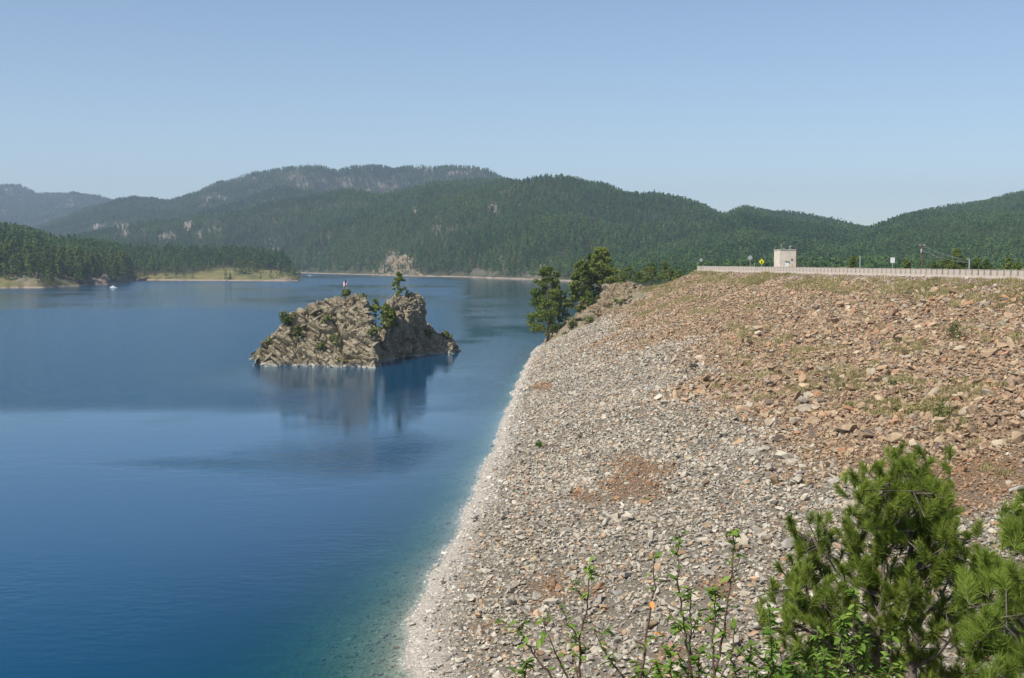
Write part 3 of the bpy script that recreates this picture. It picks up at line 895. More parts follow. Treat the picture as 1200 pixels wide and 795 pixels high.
def post(name, px, ytop, Y, r, mat, label, cat, parts=(), zb=ZC, sides=6):
    b = P(px, ytop, Y); top = b.z
    o = thing(name, (b.x, b.y, zb), label, cat, rz=R(6))
    MB().tube([(0, 0, 0), (0, 0, top - zb)], r, sides).obj("post", mat, o)
    for (nm, fn, m_) in parts:
        mb = MB(); fn(mb, top - zb); mb.obj(nm, m_, o)
    return o
def diamond(s, dy=-.07, th=.03):
    def f(mb, h):
        V = [(0, dy, h - 2 * s), (s, dy, h - s), (0, dy, h), (-s, dy, h - s)]
        V += [(a, b + th, c) for a, b, c in V]
        mb.add(V, [[0, 1, 2, 3], [7, 6, 5, 4], [0, 4, 5, 1], [1, 5, 6, 2], [2, 6, 7, 3], [3, 7, 4, 0]])
    return f
def rect(w, h_, dy=-.07):
    return lambda mb, h: mb.box((0, dy, h - h_ / 2), (w, .03, h_))
post("warning_sign", 879, 299, 330, .05, M['galvanised'], "unpainted grey diamond road sign seen from behind on a post", "sign", [("sign_plate", diamond(.75), M['galvanised'])])
def figure(mb, h):
    mb.box((0.02, -.1, h - .55), (.16, .02, .16)).box((0, -.1, h - .85), (.26, .02, .36)).box((-.08, -.1, h - 1.12), (.09, .02, .24), rot=0).box((.1, -.1, h - 1.12), (.09, .02, .24))
post("warning_sign", 892.5, 303.5, 318, .05, M['galvanised'], "bright yellow diamond warning sign with black symbol above the parapet", "sign", [("sign_plate", diamond(.76), M['yellow']), ("symbol", figure, M['black'])])
post("marker_post", 884, 308.5, 322, .05, M['galvanised'], "short grey post between the two diamond signs", "post")
post("small_sign", 821.5, 303, 366, .06, M['dark_metal'], "small pale sign on dark post at the far end of parapet", "sign", [("sign_plate", rect(.8, .95), M['galvanised'])])
post("information_sign", 1046, 302, 262, .06, M['galvanised'], "white rectangular sign on a post behind the parapet", "sign", [("sign_plate", rect(.95, 1.15), M['white_paint'])])
post("steel_post", 1008, 300, 275, .10, M['galvanised'], "tall plain grey post beside the pine behind the parapet", "post")
post("steel_post", 1136, 303.5, 235, .10, M['galvanised'], "plain grey post beside the big pine where the wires end", "post")
up = P(1081, 286.5, 330)
ut = thing("utility_pole", (up.x, up.y, ZC - 6), "brown wooden utility pole with crossarm and transformer behind the dam crest", "pole")
hp = up.z - ZC + 6
MB().tube([(0, 0, 0), (0, 0, hp)], [.22, .16], 7).obj("shaft", M['rust_wood'], ut)
MB().box((0, 0, hp - .4), (2.2, .12, .14), rot=.5).obj("crossarm", M['rust_wood'], ut)
MB().tube([(-.3, -.2, hp - 2.2), (-.3, -.2, hp - 1.2)], .24, 8).obj("transformer", M['galvanised'], ut)
for q_ in (-.9, 0.3, .9):
    MB().tube([(q_ * .88, q_ * .48, hp - .33), (q_ * .88, q_ * .48, hp - .02)], .07, 6).obj("insulator", M['white_paint'], ut)
ep = P(1136, 304.5, 235)
for dz, lab in ((0, "upper pale wire sloping from the utility pole to grey post"), (-1.4, "lower pale wire sloping from the utility pole behind the parapet")):
    a_, b_ = Vector((up.x, up.y, up.z - .2 + dz)), ep + Vector((0, 0, dz * .4))
    pts_ = [a_.lerp(b_, s) - Vector((0, 0, 1.2 * 4 * s * (1 - s) * .5)) for s in np.linspace(0, 1, 12)]
    MB().tube(pts_, .02, 4).obj("overhead_wire", M['galvanised'], label=lab, cat="wire")

# ------------------------------------------------------------------ ground behind the dam and abutment hill at its far end
def abut(X, Y):
    """natural rocky spur at the far end of the dam"""
    wob = 1.8 * fbm(X / 9, Y / 9, 0, 3, 91)
    xe = 7.0 + 0.10 * (Y - 362) + 1.2 * wob + np.clip(Y - 440, 0, 400) * 0.22
    d = X - xe
    h = 19.5 * (1 - np.exp(-np.clip(d, 0, 200) / 15.0)) ** 1.25 + 0.10 * np.clip(d - 38, 0, 60)
    h = np.minimum(h, 23.0)
    knob = 1.2 * np.exp(-(((X - 31) / 8) ** 2 + ((Y - 377) / 7) ** 2)) + .6 * np.exp(-(((X - 22) / 6) ** 2 + ((Y - 372) / 6) ** 2))
    h = h + knob * (1 + .25 * wob) + .35 * wob * np.clip(d / 6, 0, 1)
    h = h - np.clip(d - 60, 0, 400) * .12 * np.clip((Y - 395) / 60, 0, 1)
    # towards the dam the spur dives under the stone face
    tt = np.clip((X - shore_x(np.minimum(Y, 372))) / (crest_x(np.minimum(Y, 372)) - shore_x(np.minimum(Y, 372))), -.3, 1.0)
    h = h - np.clip(366 - Y + .6 * wob, 0, 30) * 0.9
    return np.where(d < 0, np.maximum(-6, d * .8), h)
ax, ay = np.meshgrid(np.linspace(-4, 330, 330), np.concatenate([np.linspace(350, 420, 110), np.linspace(422, 640, 60)]))
az_ = abut(ax, ay)
M['spur'] = mat_rock("spur_ground", [(0.31, 0.255, 0.175), (0.25, 0.215, 0.14), (0.36, 0.30, 0.22)], 0.35, (0.3, 1.3, (.46, .41, .34)), (0.19, 0.185, 0.085), 0.25)
link("spur", grid_mesh("spur", ax, ay, az_, M['spur'], True), kind="structure")
# lower ground downstream of the dam
dx_, dy_ = np.meshgrid(np.linspace(0, 1, 40), np.linspace(40, 372, 40))
gx = crest_x(dy_) + 14 + dx_ * 240
gz = ZC - .6 - np.clip(dx_ * 240 - 1, 0, 30) * .45 + .8 * fbm(gx / 30, dy_ / 30, 0, 3, 12)
link("downstream_ground", grid_mesh("downstream_ground", gx, dy_, gz, M['terrain'], True, {"grassy": 0 * gx + 1, "rock": 0 * gx}), kind="structure")

# ------------------------------------------------------------------ rocks: crag builder
M['island_rock'] = mat_rock("island_rock", [(0.41, 0.345, 0.235), (0.31, 0.26, 0.175), (0.48, 0.41, 0.29)], 0.30, (-0.05, 0.55, (.47, .43, .355)), (0.20, 0.175, 0.08), 0.45)
M['outcrop_rock'] = mat_rock("outcrop_rock", [(0.37, 0.285, 0.18), (0.28, 0.215, 0.135), (0.43, 0.355, 0.25)], 0.35, None, (0.24, 0.22, 0.10), 0.2)

def blocky(V, Nn, seed, cell, amp, tilt):
    q = V @ np.array(tilt.to_matrix()).T
    d = np.zeros(len(V))
    for (cs, a) in zip(cell, amp):
        w = q / np.array(cs)
        w = w + .25 * np.stack([vnoise(w[:, 0] * 1.3, w[:, 1] * 1.3, w[:, 2] * 1.3, seed + j) for j in range(3)], 1)
        f1, f2, r = worley(w, seed)
        d += a * (r - .5) * 1.5 - a * .8 * (1 - sstep(0, .14, f2 - f1))
        seed += 11
    return V + Nn * d[:, None]

def crag(name, cols, nu, nv, seed, mat, tilt, cell, amp, parent=None, zb=-2.5, **kw):
    """cols: list of (front foot xy, ridge xyz, back foot xy, front exponent)"""
    k = len(cols)
    A = np.array([[c[0][0], c[0][1], c[1][0], c[1][1], c[1][2], c[2][0], c[2][1], c[3]] for c in cols], float)
    uu = np.linspace(0, k - 1, nu)
    A = np.stack([np.interp(uu, range(k), A[:, j]) for j in range(8)], 1)
    nf = int(nv * .66)
    V = np.zeros((nu, nv, 3))
    qd = np.linspace(0, 1, 400) ** 2
    for i in range(nu):
        f, r_, b_, e = A[i, 0:2], A[i, 2:5], A[i, 5:7], A[i, 7]
        def seg(n_, x0, x1, zz_):
            xy = x0[None] + (x1 - x0)[None] * qd[:, None]
            c_ = np.column_stack([xy, zz_])
            L_ = np.concatenate([[0], np.cumsum(np.linalg.norm(np.diff(c_, axis=0), axis=1))])
            t_ = np.linspace(0, L_[-1], n_)
            return np.column_stack([np.interp(t_, L_, c_[:, k_]) for k_ in range(3)])
        V[i, :nf] = seg(nf, f, r_[:2], zb + (r_[2] - zb) * qd ** e)
        V[i, nf:] = seg(nv - nf + 1, r_[:2], b_, r_[2] + (zb - r_[2]) * qd ** 1.7)[1:]
    du = np.gradient(V, axis=0); dv = np.gradient(V, axis=1)
    Nn = np.cross(du, dv); Nn /= np.linalg.norm(Nn, axis=2, keepdims=True) + 1e-9
    if Nn[nu // 2, nf // 2, 2] < 0: Nn = -Nn
    pad = np.pad(Nn, ((6, 6), (3, 3), (0, 0)), mode='edge')
    Nn = sum(pad[a_:a_ + nu, b_:b_ + nv] for a_ in range(0, 13, 2) for b_ in range(0, 7, 2))
    Nn /= np.linalg.norm(Nn, axis=2, keepdims=True) + 1e-9
    V2 = V.reshape(-1, 3); N2 = Nn.reshape(-1, 3)
    V3 = blocky(V2, N2, seed, cell, amp, tilt)
    fade = np.interp(np.arange(nu), [0, nu * .05, nu * .95, nu - 1], [.15, 1, 1, .15]).repeat(nv)[:, None]
    V3 = V2 + (V3 - V2) * fade
    V3 = V3 + fade * N2 * (.5 * fbm(V2[:, 0] / 5, V2[:, 1] / 5, V2[:, 2] / 5, 4, seed + 5))[:, None] * amp[0] * .8
    i = np.arange(nu * nv).reshape(nu, nv)
    F = np.stack([i[:-1, :-1], i[1:, :-1], i[1:, 1:], i[:-1, 1:]], -1).reshape(-1, 4)
    o = MB().add(V3, F).obj(name, mat, parent, False, **kw)
    return o, V3, N2, (nu, nv, nf)

# rock island
ISX, ISY = -42.0, 320.0
def icol(cx, cy, fx, fy, Yr, back, e):
    """crop coordinates of ridge and foot -> crag column"""
    rp = P(280 + cx / 4.444, 310 + cy / 4.444, Yr)
    fp = PZ(280 + fx / 4.444, 310 + fy / 4.444, 0)
    return ((fp.x, fp.y), (rp.x, rp.y, rp.z), (rp.x + (rp.x + 45) * .1, rp.y + back), e)
icols = [icol(88, 512, 86, 522, 306, 3, .8), icol(96, 440, 97, 527, 309, 5, .7), icol(145, 378, 140, 530, 311, 7, .8), icol(205, 345, 200, 532, 312, 9, .85), icol(235, 300, 245, 533, 313, 10, .9), icol(310, 238, 310, 534, 315, 11, .9),
         icol(400, 208, 390, 536, 316, 12, .95), icol(435, 182, 430, 536, 316, 13, .95), icol(500, 168, 490, 538, 316, 13, .95), icol(560, 160, 550, 538, 316, 13, .9), icol(612, 150, 610, 540, 316, 14, .8), icol(640, 165, 660, 540, 316, 14, .7),
         icol(668, 222, 695, 541, 314, 13, .6), icol(688, 290, 715, 541, 314, 12, .5), icol(706, 380, 730, 541, 313, 10, .5), icol(722, 470, 742, 538, 312, 8, .5), icol(732, 540, 748, 536, 311, 5, .6)]
tcols = [icol(742, 480, 744, 507, 335, 8, .4), icol(752, 360, 757, 505, 335, 10, .26), icol(764, 240, 772, 502, 336, 11, .2), icol(780, 188, 790, 498, 337, 11, .18), icol(800, 168, 812, 495, 338, 11, .16), icol(830, 160, 840, 491, 340, 11, .15), icol(860, 150, 868, 488, 341, 11, .15),
         icol(895, 143, 900, 483, 343, 11, .15), icol(924, 154, 925, 480, 344, 10, .15), icol(942, 185, 943, 478, 345, 10, .16), icol(952, 250, 954, 477, 346, 9, .2), icol(960, 360, 962, 476, 347, 8, .3), icol(966, 470, 968, 475, 348, 6, .5)]
gcols = [icol(640, 290, 670, 525, 326, 10, .6), icol(690, 325, 715, 518, 329, 10, .55), icol(735, 345, 750, 510, 333, 10, .5), icol(770, 340, 785, 503, 337, 9, .5), icol(810, 300, 815, 497, 341, 8, .5)]
scols = [icol(930, 300, 936, 478, 352, 7, .5), icol(962, 296, 966, 476, 352, 8, .45), icol(990, 306, 1000, 472, 352, 8, .45), icol(1030, 345, 1040, 470, 353, 7, .5), icol(1080, 372, 1080, 467, 353, 6, .35), icol(1102, 388, 1103, 465, 354, 6, .25), icol(1112, 420, 1113, 465, 354, 5, .3), icol(1117, 476, 1118, 466, 354, 3, .5)]
isl = thing("rock_island", (ISX, ISY, 0), "craggy tan rock island with a pale waterline and scattered shrubs", "island")
tilt = Euler((R(20), R(-38), R(15)))
o, IV, IN, (nu, nv, nf) = crag("crag", icols, 300, 150, 5, M['island_rock'], tilt, [(9.0, 6.5, 4.5), (3.4, 2.4, 1.2), (1.1, .8, .5)], [1.25, .68, .17], isl)
o.location = -isl.location
o, TV_, _n, _k = crag("crag", tcols, 150, 150, 57, M['island_rock'], Euler((R(8), R(-10), R(10))), [(3.4, 3.2, 7.0), (1.7, 1.5, 2.2), (.8, .7, .7)], [1.0, .6, .2], isl)
o.location = -isl.location
o, GV_, _n, _k = crag("crag", gcols, 80, 70, 91, M['island_rock'], tilt, [(4.0, 3.0, 2.4), (1.5, 1.2, .9), (.7, .6, .5)], [.8, .5, .18], isl)
o.location = -isl.location
o, SV_, _n, _k = crag("crag", scols, 110, 80, 83, M['island_rock'], tilt, [(4.0, 3.0, 2.4), (1.5, 1.2, .9), (.7, .6, .5)], [.9, .5, .18], isl)
o.location = -isl.location
def block_mesh(seed, mat):
    me = stone_mesh(seed, 20, .6); me.materials.clear(); me.materials.append(mat); return me
iblk = [block_mesh(900 + i, M['island_rock']) for i in range(10)]
ri = np.random.default_rng(19)
IV3 = IV.reshape(nu, nv, 3)
IV = np.concatenate([IV, TV_, SV_, GV_])
for _ in range(60):
    a, b = int(ri.integers(12, nu * .85)), int(ri.integers(10, nf - 6))
    v = IV3[a, b]
    if v[2] < -.3: continue
    q = link("rock_block", iblk[int(ri.integers(0, 10))], isl)
    s = ri.uniform(.8, 2.4) * (1.2 if ri.random() < .2 else .8)
    q.location = Vector(v) - isl.location - Vector((0, 0, .15 * s))
    q.rotation_euler = (R(20) + ri.normal(0, .25), R(-35) + ri.normal(0, .3), ri.uniform(-.6, .6))
    q.scale = (s * ri.uniform(1.2, 2.2), s * ri.uniform(.9, 1.4), s * ri.uniform(.5, .9))
# boulders along the island's waterline
for i_ in range(26):
    a = int(ri.integers(3, nu - 3)); row = IV3[a, :nf]
    b = int(np.argmin(np.abs(row[:, 2]))); v = row[b]
    q = link("shore_boulder", iblk[int(ri.integers(0, 10))], isl)
    s = ri.uniform(.5, 1.3)
    q.location = (v[0] - ISX + ri.normal(0, .4), v[1] - ISY - ri.uniform(0, .9), ri.uniform(-.1, .25)); q.rotation_euler = tuple(ri.normal(0, .4, 3) + np.array([0, 0, ri.uniform(0, 6)])); q.scale = (s * 1.3, s, s * .9)

# ------------------------------------------------------------------ shrubs
def shrub_parts(rg, w, h, n, per, leaf, mat, stem_mat=None):
    C = np.stack([rg.normal(0, w * .22, n), rg.normal(0, w * .22, n), rg.uniform(.25, .85, n) * h], 1)
    r = np.full(n, min(w, h) * .26) * rg.uniform(.7, 1.3, n)
    V, F = leaf_tris(rg, C, r, per, leaf, 1.0, .4)
    fo = MB().add(V, F)
    st = MB()
    for i in range(min(n, 6)):
        st.tube([(rg.normal(0, .03 * w), rg.normal(0, .03 * w), -.15), tuple(C[i] * np.array([.5, .5, .6])), tuple(C[i])], [.02 * w + .01, .014 * w + .006, .004], 4)
    return fo, st
def shrub(loc, w, h, label, group=None, n=14, per=40, leaf=.16, mat='shrub', seed=0, name="shrub"):
    rg = np.random.default_rng(seed)
    o = thing(name, loc, label, "shrub", group)
    fo, st = shrub_parts(rg, w, h, n, per, leaf, mat)
    fo.obj("foliage", M[mat], o); st.obj("stem", M['bark'], o)
    return o
def island_at(cx, cy):
    """point on the island's face that shows at crop (cx,cy)"""
    px_, py_ = 280 + cx / 4.444, 310 + cy / 4.444
    qx, qy = proj(IV[:, 0], IV[:, 1], IV[:, 2])
    d = (qx - px_) ** 2 + (qy - py_) ** 2 + (IV[:, 1] - 300) * .05
    return Vector(IV[int(np.argmin(d))])
for k_, (cx, cy, w, h, lab, mt) in enumerate(((255, 300, 4.6, 4.6, "large rounded green bush high on the island's sloping shoulder", 'shrub'), (305, 370, 2.4, 3.8, "upright yellow-green bush below the round bush on the island", 'shrub'), (560, 155, 2.2, 2.4, "small bush growing beside the flag on the island summit", 'shrub'),
                                              (645, 185, 2.0, 3.0, "thin shrub just behind the flag summit of the island", 'shrub'), (455, 285, 3.4, 2.0, "low olive shrub on a ledge under the island summit", 'shrub'), (500, 400, 3.6, 2.6, "green shrub in the middle of the island's lit face", 'shrub'),
                                              (430, 425, 3.4, 1.8, "sparse olive shrub beside the middle shrub of the island", 'shrub'), (540, 495, 2.4, 1.4, "low yellow shrub just above the island's waterline", 'grass'), (690, 355, 2.6, 2.2, "yellow-green shrub at the foot of the island's gully", 'shrub'),
                                              (1075, 372, 2.6, 2.4, "round bush on the low end of the island", 'shrub'), (990, 360, 1.8, 1.8, "small shrub on the ledge beside the island's cliff", 'shrub'), (160, 395, 2.6, 1.8, "dark low shrub near the island's tapering tip", 'shrub'))):
    shrub(island_at(cx, cy + 12) - Vector((0, 0, .4)), w, h, lab, "shrubs on the rock island", 16, 60, .26, mt, 40 + k_)

# pines on the island
def island_pine(cx, cy, h, rad, seed, label, bf=.25, rd=.6, ncl=30, per=60):
    rg = np.random.default_rng(seed)
    o = thing("pine_tree", island_at(cx, cy) - Vector((0, 0, .5)), label, "tree", "pines on the rock island")
    tk, cr = make_pine(rg, h, rad, bf, int(ncl * 2.6), per, .20, rd, 14, 6, h * .018)
    tk.obj("trunk", M['bark'], o); cr.obj("crown", M['pine_near'], o)
    return o
island_pine(832, 165, 7.2, 2.5, 61, "sparse wind-shaped pine standing on the island's cliff top", .15, .5, 22, 60)
island_pine(770, 345, 8.2, 2.4, 62, "bushy pine growing in the gully below the island's cliff", .12, .6, 36)
island_pine(725, 300, 7.0, 2.0, 63, "slender pine in the notch between the island's two summits", .35, .7, 16)
island_pine(800, 320, 5.4, 1.8, 64, "small yellow-green pine against the island's cliff wall", .1, .5, 24)

# flag
fp = island_at(565, 160)
ft = P(406.5, 327.0, fp.y)
fl = thing("flag", (ft.x, fp.y, fp.z - .3), "small American flag on a pole above the island summit", "flag")
hh = ft.z - fp.z + .3
MB().tube([(0, 0, 0), (0, 0, hh)], .05, 6).obj("flagpole", M['galvanised'], fl)
stp = MB(); 
for k_ in range(13):
    z1 = hh - .05 - k_ * .095; z0 = z1 - .095
    xs_ = np.linspace(0, 1.5, 7)
    V = []
    for x_ in xs_:
        dr = -.75 * (x_ / 1.5) ** .8
        yw = .10 * math.sin(x_ * 5)
        V += [(-x_ * .62, yw, z0 + dr), (-x_ * .62, yw, z1 + dr)]
    stp.add(V, [[2 * i, 2 * i + 2, 2 * i + 3, 2 * i + 1] for i in range(6)], k_ % 2)
stp.obj("cloth", [M['red'], M['white_paint']], fl)
ct = MB(); V = []
for x_ in np.linspace(0, .8, 4):
    dr = -.75 * (x_ / 1.5) ** .8; yw = .10 * math.sin(x_ * 5) - .012
    V += [(-x_ * .62, yw, hh - .05 - .76 + dr), (-x_ * .62, yw, hh - .05 + dr)]
ct.add(V, [[2 * i, 2 * i + 2, 2 * i + 3, 2 * i + 1] for i in range(3)]); ct.obj("canton", M['navy'], fl)

# ------------------------------------------------------------------ rocks, shrubs and pines at the far end of the dam
def spur_at(px_, py_):
    d = P(px_, py_, 1.0) - Vector((0, 0, HC))
    Y = np.linspace(352, 520, 1700)
    zz_ = HC + d.z * Y
    hit = np.where(zz_ <= abut(d.x * Y, Y))[0]
    i = hit[0] if len(hit) else 300
    return Vector((d.x * Y[i], Y[i], float(zz_[i])))
oblk = [block_mesh(960 + i, M['outcrop_rock']) for i in range(8)]
ro = np.random.default_rng(23)
outc = thing("rock_outcrop", spur_at(715, 350), "tan rock outcrop of cracked blocks where the dam face meets the shore", "rock")
kc = []
for (fx, fy, rx, ry, Yr, e) in ((672, 378, 684, 368, 369, .8), (684, 374, 694, 358, 371, .7), (695, 371, 703, 347, 374, .6), (706, 368, 712, 336, 376, .5), (718, 365, 721, 333, 377, .5), (730, 362, 731, 331, 378, .5), (742, 358, 742, 332, 378, .5), (752, 352, 750, 335, 378, .6), (760, 346, 757, 342, 378, .8)):
    f_ = spur_at(fx, fy); r_ = P(rx, ry, Yr)
    kc.append(((f_.x, f_.y - 1.0), tuple(r_), (r_.x + 1, r_.y + 9), e))
q, KV, KN, _k = crag("crag", kc, 110, 70, 29, M['outcrop_rock'], Euler((R(15), R(-28), R(20))), [(5.5, 4.0, 2.2), (2.0, 1.5, .8), (.7, .5, .4)], [1.1, .6, .25], outc, zb=9.0)
q.location = -outc.location
for (a, b, n_, sp, s0, s1) in ((715, 345, 12, 13, .9, 2.2), (735, 350, 9, 9, .8, 2.0), (690, 366, 14, 14, .8, 2.0), (720, 364, 8, 9, .9, 2.2), (668, 374, 12, 8, .7, 1.7), (650, 388, 12, 6, .6, 1.4), (735, 367, 7, 8, .9, 2.0), (645, 396, 14, 7, .6, 1.6)):
    for _ in range(n_):
        v = spur_at(a + ro.normal(0, sp), b + ro.normal(0, sp * .42))
        q = link("rock_block", oblk[int(ro.integers(0, 8))], outc)
        s = ro.uniform(s0, s1)
        q.location = v - outc.location; q.rotation_euler = (ro.normal(.2, .5), R(-20) + ro.normal(0, .5), ro.uniform(-1.5, 1.5)); q.scale = (s * ro.uniform(1.1, 1.7), s, s * ro.uniform(1.0, 1.8))
for (a, b, L, W, H) in ((724, 372, 4.2, 3.2, 2.6), (706, 377, 4.0, 2.2, 1.6)):
    q = link("pale_slab", oblk[2], outc); q.location = spur_at(a, b) + Vector((0, -1.0, .3)) - outc.location; q.rotation_euler = (.3, -.45, .2); q.scale = (L, W, H)
# dead roots / driftwood heap near the pines' feet
dw = thing("driftwood", spur_at(648, 389) + Vector((0, -1.0, .2)), "heap of dark broken logs on the rocks below the shore pines", "driftwood")
for k_ in range(9):
    a_ = ro.uniform(-.6, .6); L = ro.uniform(1.5, 3.6)
    x0, y0, z0 = ro.uniform(-1.8, 1.8), ro.uniform(-.5, .5), ro.uniform(0, .9)
    MB().tube([(x0 - L / 2 * math.cos(a_), y0, z0 - .3 * math.sin(a_)), (x0, y0 + ro.normal(0, .1), z0 + ro.normal(0, .1)), (x0 + L / 2 * math.cos(a_), y0, z0 + .8 * math.sin(a_))], [.18, .16, .08], 6).obj("log", M['bark'], dw)
for k_, (a, b, w, h, lab, mt) in enumerate(((725, 356, 4.0, 2.0, "low bright green bush among the tan outcrop blocks", 'shrub'), (691, 382, 5.0, 3.4, "broad olive bush at the edge of the grey stone face", 'shrub'), (671, 384, 3.0, 3.6, "olive shrub between the driftwood and the broad bush", 'shrub'), (684, 360, 3.2, 2.0, "yellow-green shrub behind the outcrop's lower blocks", 'grass'),
                                            (700, 352, 2.4, 1.8, "small shrub in a cleft of the tan outcrop", 'shrub'), (720, 385, 2.6, .9, "dry grass clump under the pale slab", 'grass'), (664, 394, 2.2, 1.6, "low shrub beside the driftwood heap", 'shrub'))):
    shrub(spur_at(a, b) - Vector((0, .3, .3)), w, h, lab, "shrubs at the end of the dam", 12, 44, .22, mt, 70 + k_)

def big_pine(px_, ybase, ytop, Y, rad_px, seed, label, bf=.14, rd=.75, ncl=140, per=80, matn='pine_near', leaf=.30, group="pines at the end of the dam", on_spur=True):
    b = P(px_, ybase, Y); tp_ = P(px_, ytop, Y)
    zb = min(b.z, float(abut(np.array([b.x]), np.array([Y]))[0])) if on_spur else b.z
    rg = np.random.default_rng(seed)
    o = thing("pine_tree", (b.x, Y, zb - .4), label, "tree", group)
    tk, cr = make_pine(rg, tp_.z - zb + .4, rad_px * Y / FPX, bf + (b.z - zb) / (tp_.z - zb), ncl, per, leaf, rd, 26, 7)
    tk.obj("trunk", M['bark'], o); cr.obj("crown", M[matn], o)
    return o
big_pine(641, 391, 311, 374, 26, 201, "tall full pine rising from the rocks at the water's edge", .05, .85)
big_pine(655, 388, 332, 379, 9, 202, "narrow dark pine tucked beside the full pine at the water", .12, .4, 40, 60)
big_pine(662, 385, 338, 381, 7, 203, "thin young pine beside the gap between the two pine clumps", .12, .3, 30, 50)
big_pine(680, 365, 303, 386, 20, 204, "broad pine with low branches on the shore side of the clump", .04, .8, 120)
big_pine(704, 345, 289, 392, 22, 205, "tallest pine of the clump with a bare trunk above outcrop", .22, .85, 120)
big_pine(693, 356, 296, 396, 14, 206, "pine half hidden behind the tallest pine of the clump", .1, .7, 90)
big_pine(716, 340, 306, 410, 8, 207, "sparse thin pine on the inland side of the clump", .2, .5, 30, 50)
for k_, (a, yb, yt, rp, Y_) in enumerate(((737, 328, 311, 11, 440), (727, 330, 316, 8, 445), (764, 328, 308, 10, 436), (757, 329, 313, 8, 432), (779, 327, 305, 8, 440), (786, 328, 314, 7, 430), (795, 327, 317, 6, 428), (748, 329, 318, 6, 425), (716, 330, 322, 7, 430))):
    big_pine(a, yb, yt, Y_, rp, 220 + k_, "young bushy pine in the row behind the grassy end of the dam", .04, .45, 40, 50, 'pine_near', .2, "young pines behind the dam's grassy end", False)
for k_, (a, yb, yt, rp, Y_, lab) in enumerate(((1000, 318, 300, 8, 330, "small pointed pine top beside the tall grey post"), (1063, 318, 304, 7, 320, "pine top between the white sign and utility pole"), (1094, 318, 306, 6, 318, "small pine top just beyond the utility pole"), (1121, 320, 291, 14, 300, "largest dark pine showing above the parapet"), (1110, 320, 301, 10, 308, "pine overlapping the largest pine on its utility pole side"),
                                              (1145, 320, 303, 12, 296, "broad low pine on the other side of the steel post"), (1155, 320, 305, 8, 300, "small pine behind the broad low pine"), (1181, 320, 301, 9, 280, "pointed pine near the end of visible parapet"), (1192, 320, 307, 7, 276, "low pine beside the pointed pine at the parapet"))):
    o = big_pine(a, yb, yt, Y_, rp, 240 + k_, lab, .02, .3, 50, 50, 'pine_near', .2, "pines showing above the parapet", False)
    o.location.z -= 6; 
    for ch in o.children:
        ch.scale.z = 1 + 6 / 6.0 if False else 1
        ch.location.z = 6

# ------------------------------------------------------------------ grass and shrubs on the dam face
def tuft_mesh(seed, n=46, spread=.28, h=.6):
    r = np.random.default_rng(seed)
    a = r.uniform(0, 6.28, n); l = r.uniform(.5, 1.0, n) * h; lean = r.uniform(.05, .75, n)
    bx, by = r.normal(0, spread, n), r.normal(0, spread, n)
    w = .022
    ca, sa = np.cos(a), np.sin(a)
    V = np.zeros((n, 5, 3))
    for j, (f, g) in enumerate(((0, 1), (0, -1), (.55, .8), (.55, -.8), (1, 0))):
        out = lean * l * f ** 1.6
        V[:, j, 0] = bx + ca * out - sa * w * g; V[:, j, 1] = by + sa * out + ca * w * g; V[:, j, 2] = l * f * (1 - .25 * lean * f) - .05
    F = np.array([[0, 1, 3], [0, 3, 2], [2, 3, 4]])
    F = (F[None] + 5 * np.arange(n)[:, None, None]).reshape(-1, 3)
    return MB().add(V.reshape(-1, 3), F).mesh("grass_tuft", M['grass'])
TUFT = proto_coll("grass_tufts", [tuft_mesh(i) for i in range(6)])
rg = np.random.default_rng(31)
GX, GY, GZ, gpx, gpy = dam_sample(150000, 30, 372, 0.25, .985, rg)
pat = fbm(GX / 9, GY / 13, 0, 4, 121)
want = sstep(.34, .75, pat) * .13 * sstep(7, 13, GZ)
band_ = np.exp(-((GZ - 21.0) / 1.1) ** 2) * sstep(-.05, .4, fbm(GX / 7, GY / 16, 0, 3, 123))
want = np.maximum(want, .30 * band_)
for (a, b, rx, ry, am) in ((1050, 480, 30, 14, .9), (985, 445, 22, 14, .5), (870, 388, 16, 9, .8), (1110, 490, 20, 16, .5), (1160, 390, 40, 12, .5), (1040, 335, 40, 8, .7), (1100, 335, 40, 8, .7), (830, 322, 20, 6, .9), (905, 323, 22, 5, .7), (935, 420, 10, 10, .35), (1130, 510, 14, 14, .5), (1160, 555, 20, 10, .35), (968, 338, 16, 6, .6), (1030, 390, 12, 6, .4), (880, 362, 14, 6, .4), (800, 350, 14, 5, .4), (770, 335, 30, 5, .6)):
    d = ((gpx - a) / rx) ** 2 + ((gpy - b) / ry) ** 2
    want = np.maximum(want, am * .42 * np.exp(-d * 1.2) * (.35 + .65 * sstep(-.3, .3, pat)))
k = rg.random(len(GX)) < want
GX, GY, GZ = GX[k], GY[k], GZ[k]
n = len(GX); sc_ = rg.uniform(.8, 1.8, n)
scatter("grass", TUFT, np.stack([GX, GY, GZ + .08], 1), np.stack([0 * GX, 0 * GX, rg.uniform(0, 6.28, n)], 1), np.stack([sc_, sc_, sc_ * rg.uniform(.7, 1.2, n)], 1), rg.integers(0, 6, n), label="dry yellow-green grass growing between the stones of the dam", cat="grass", kind="stuff")
print("tufts", n)
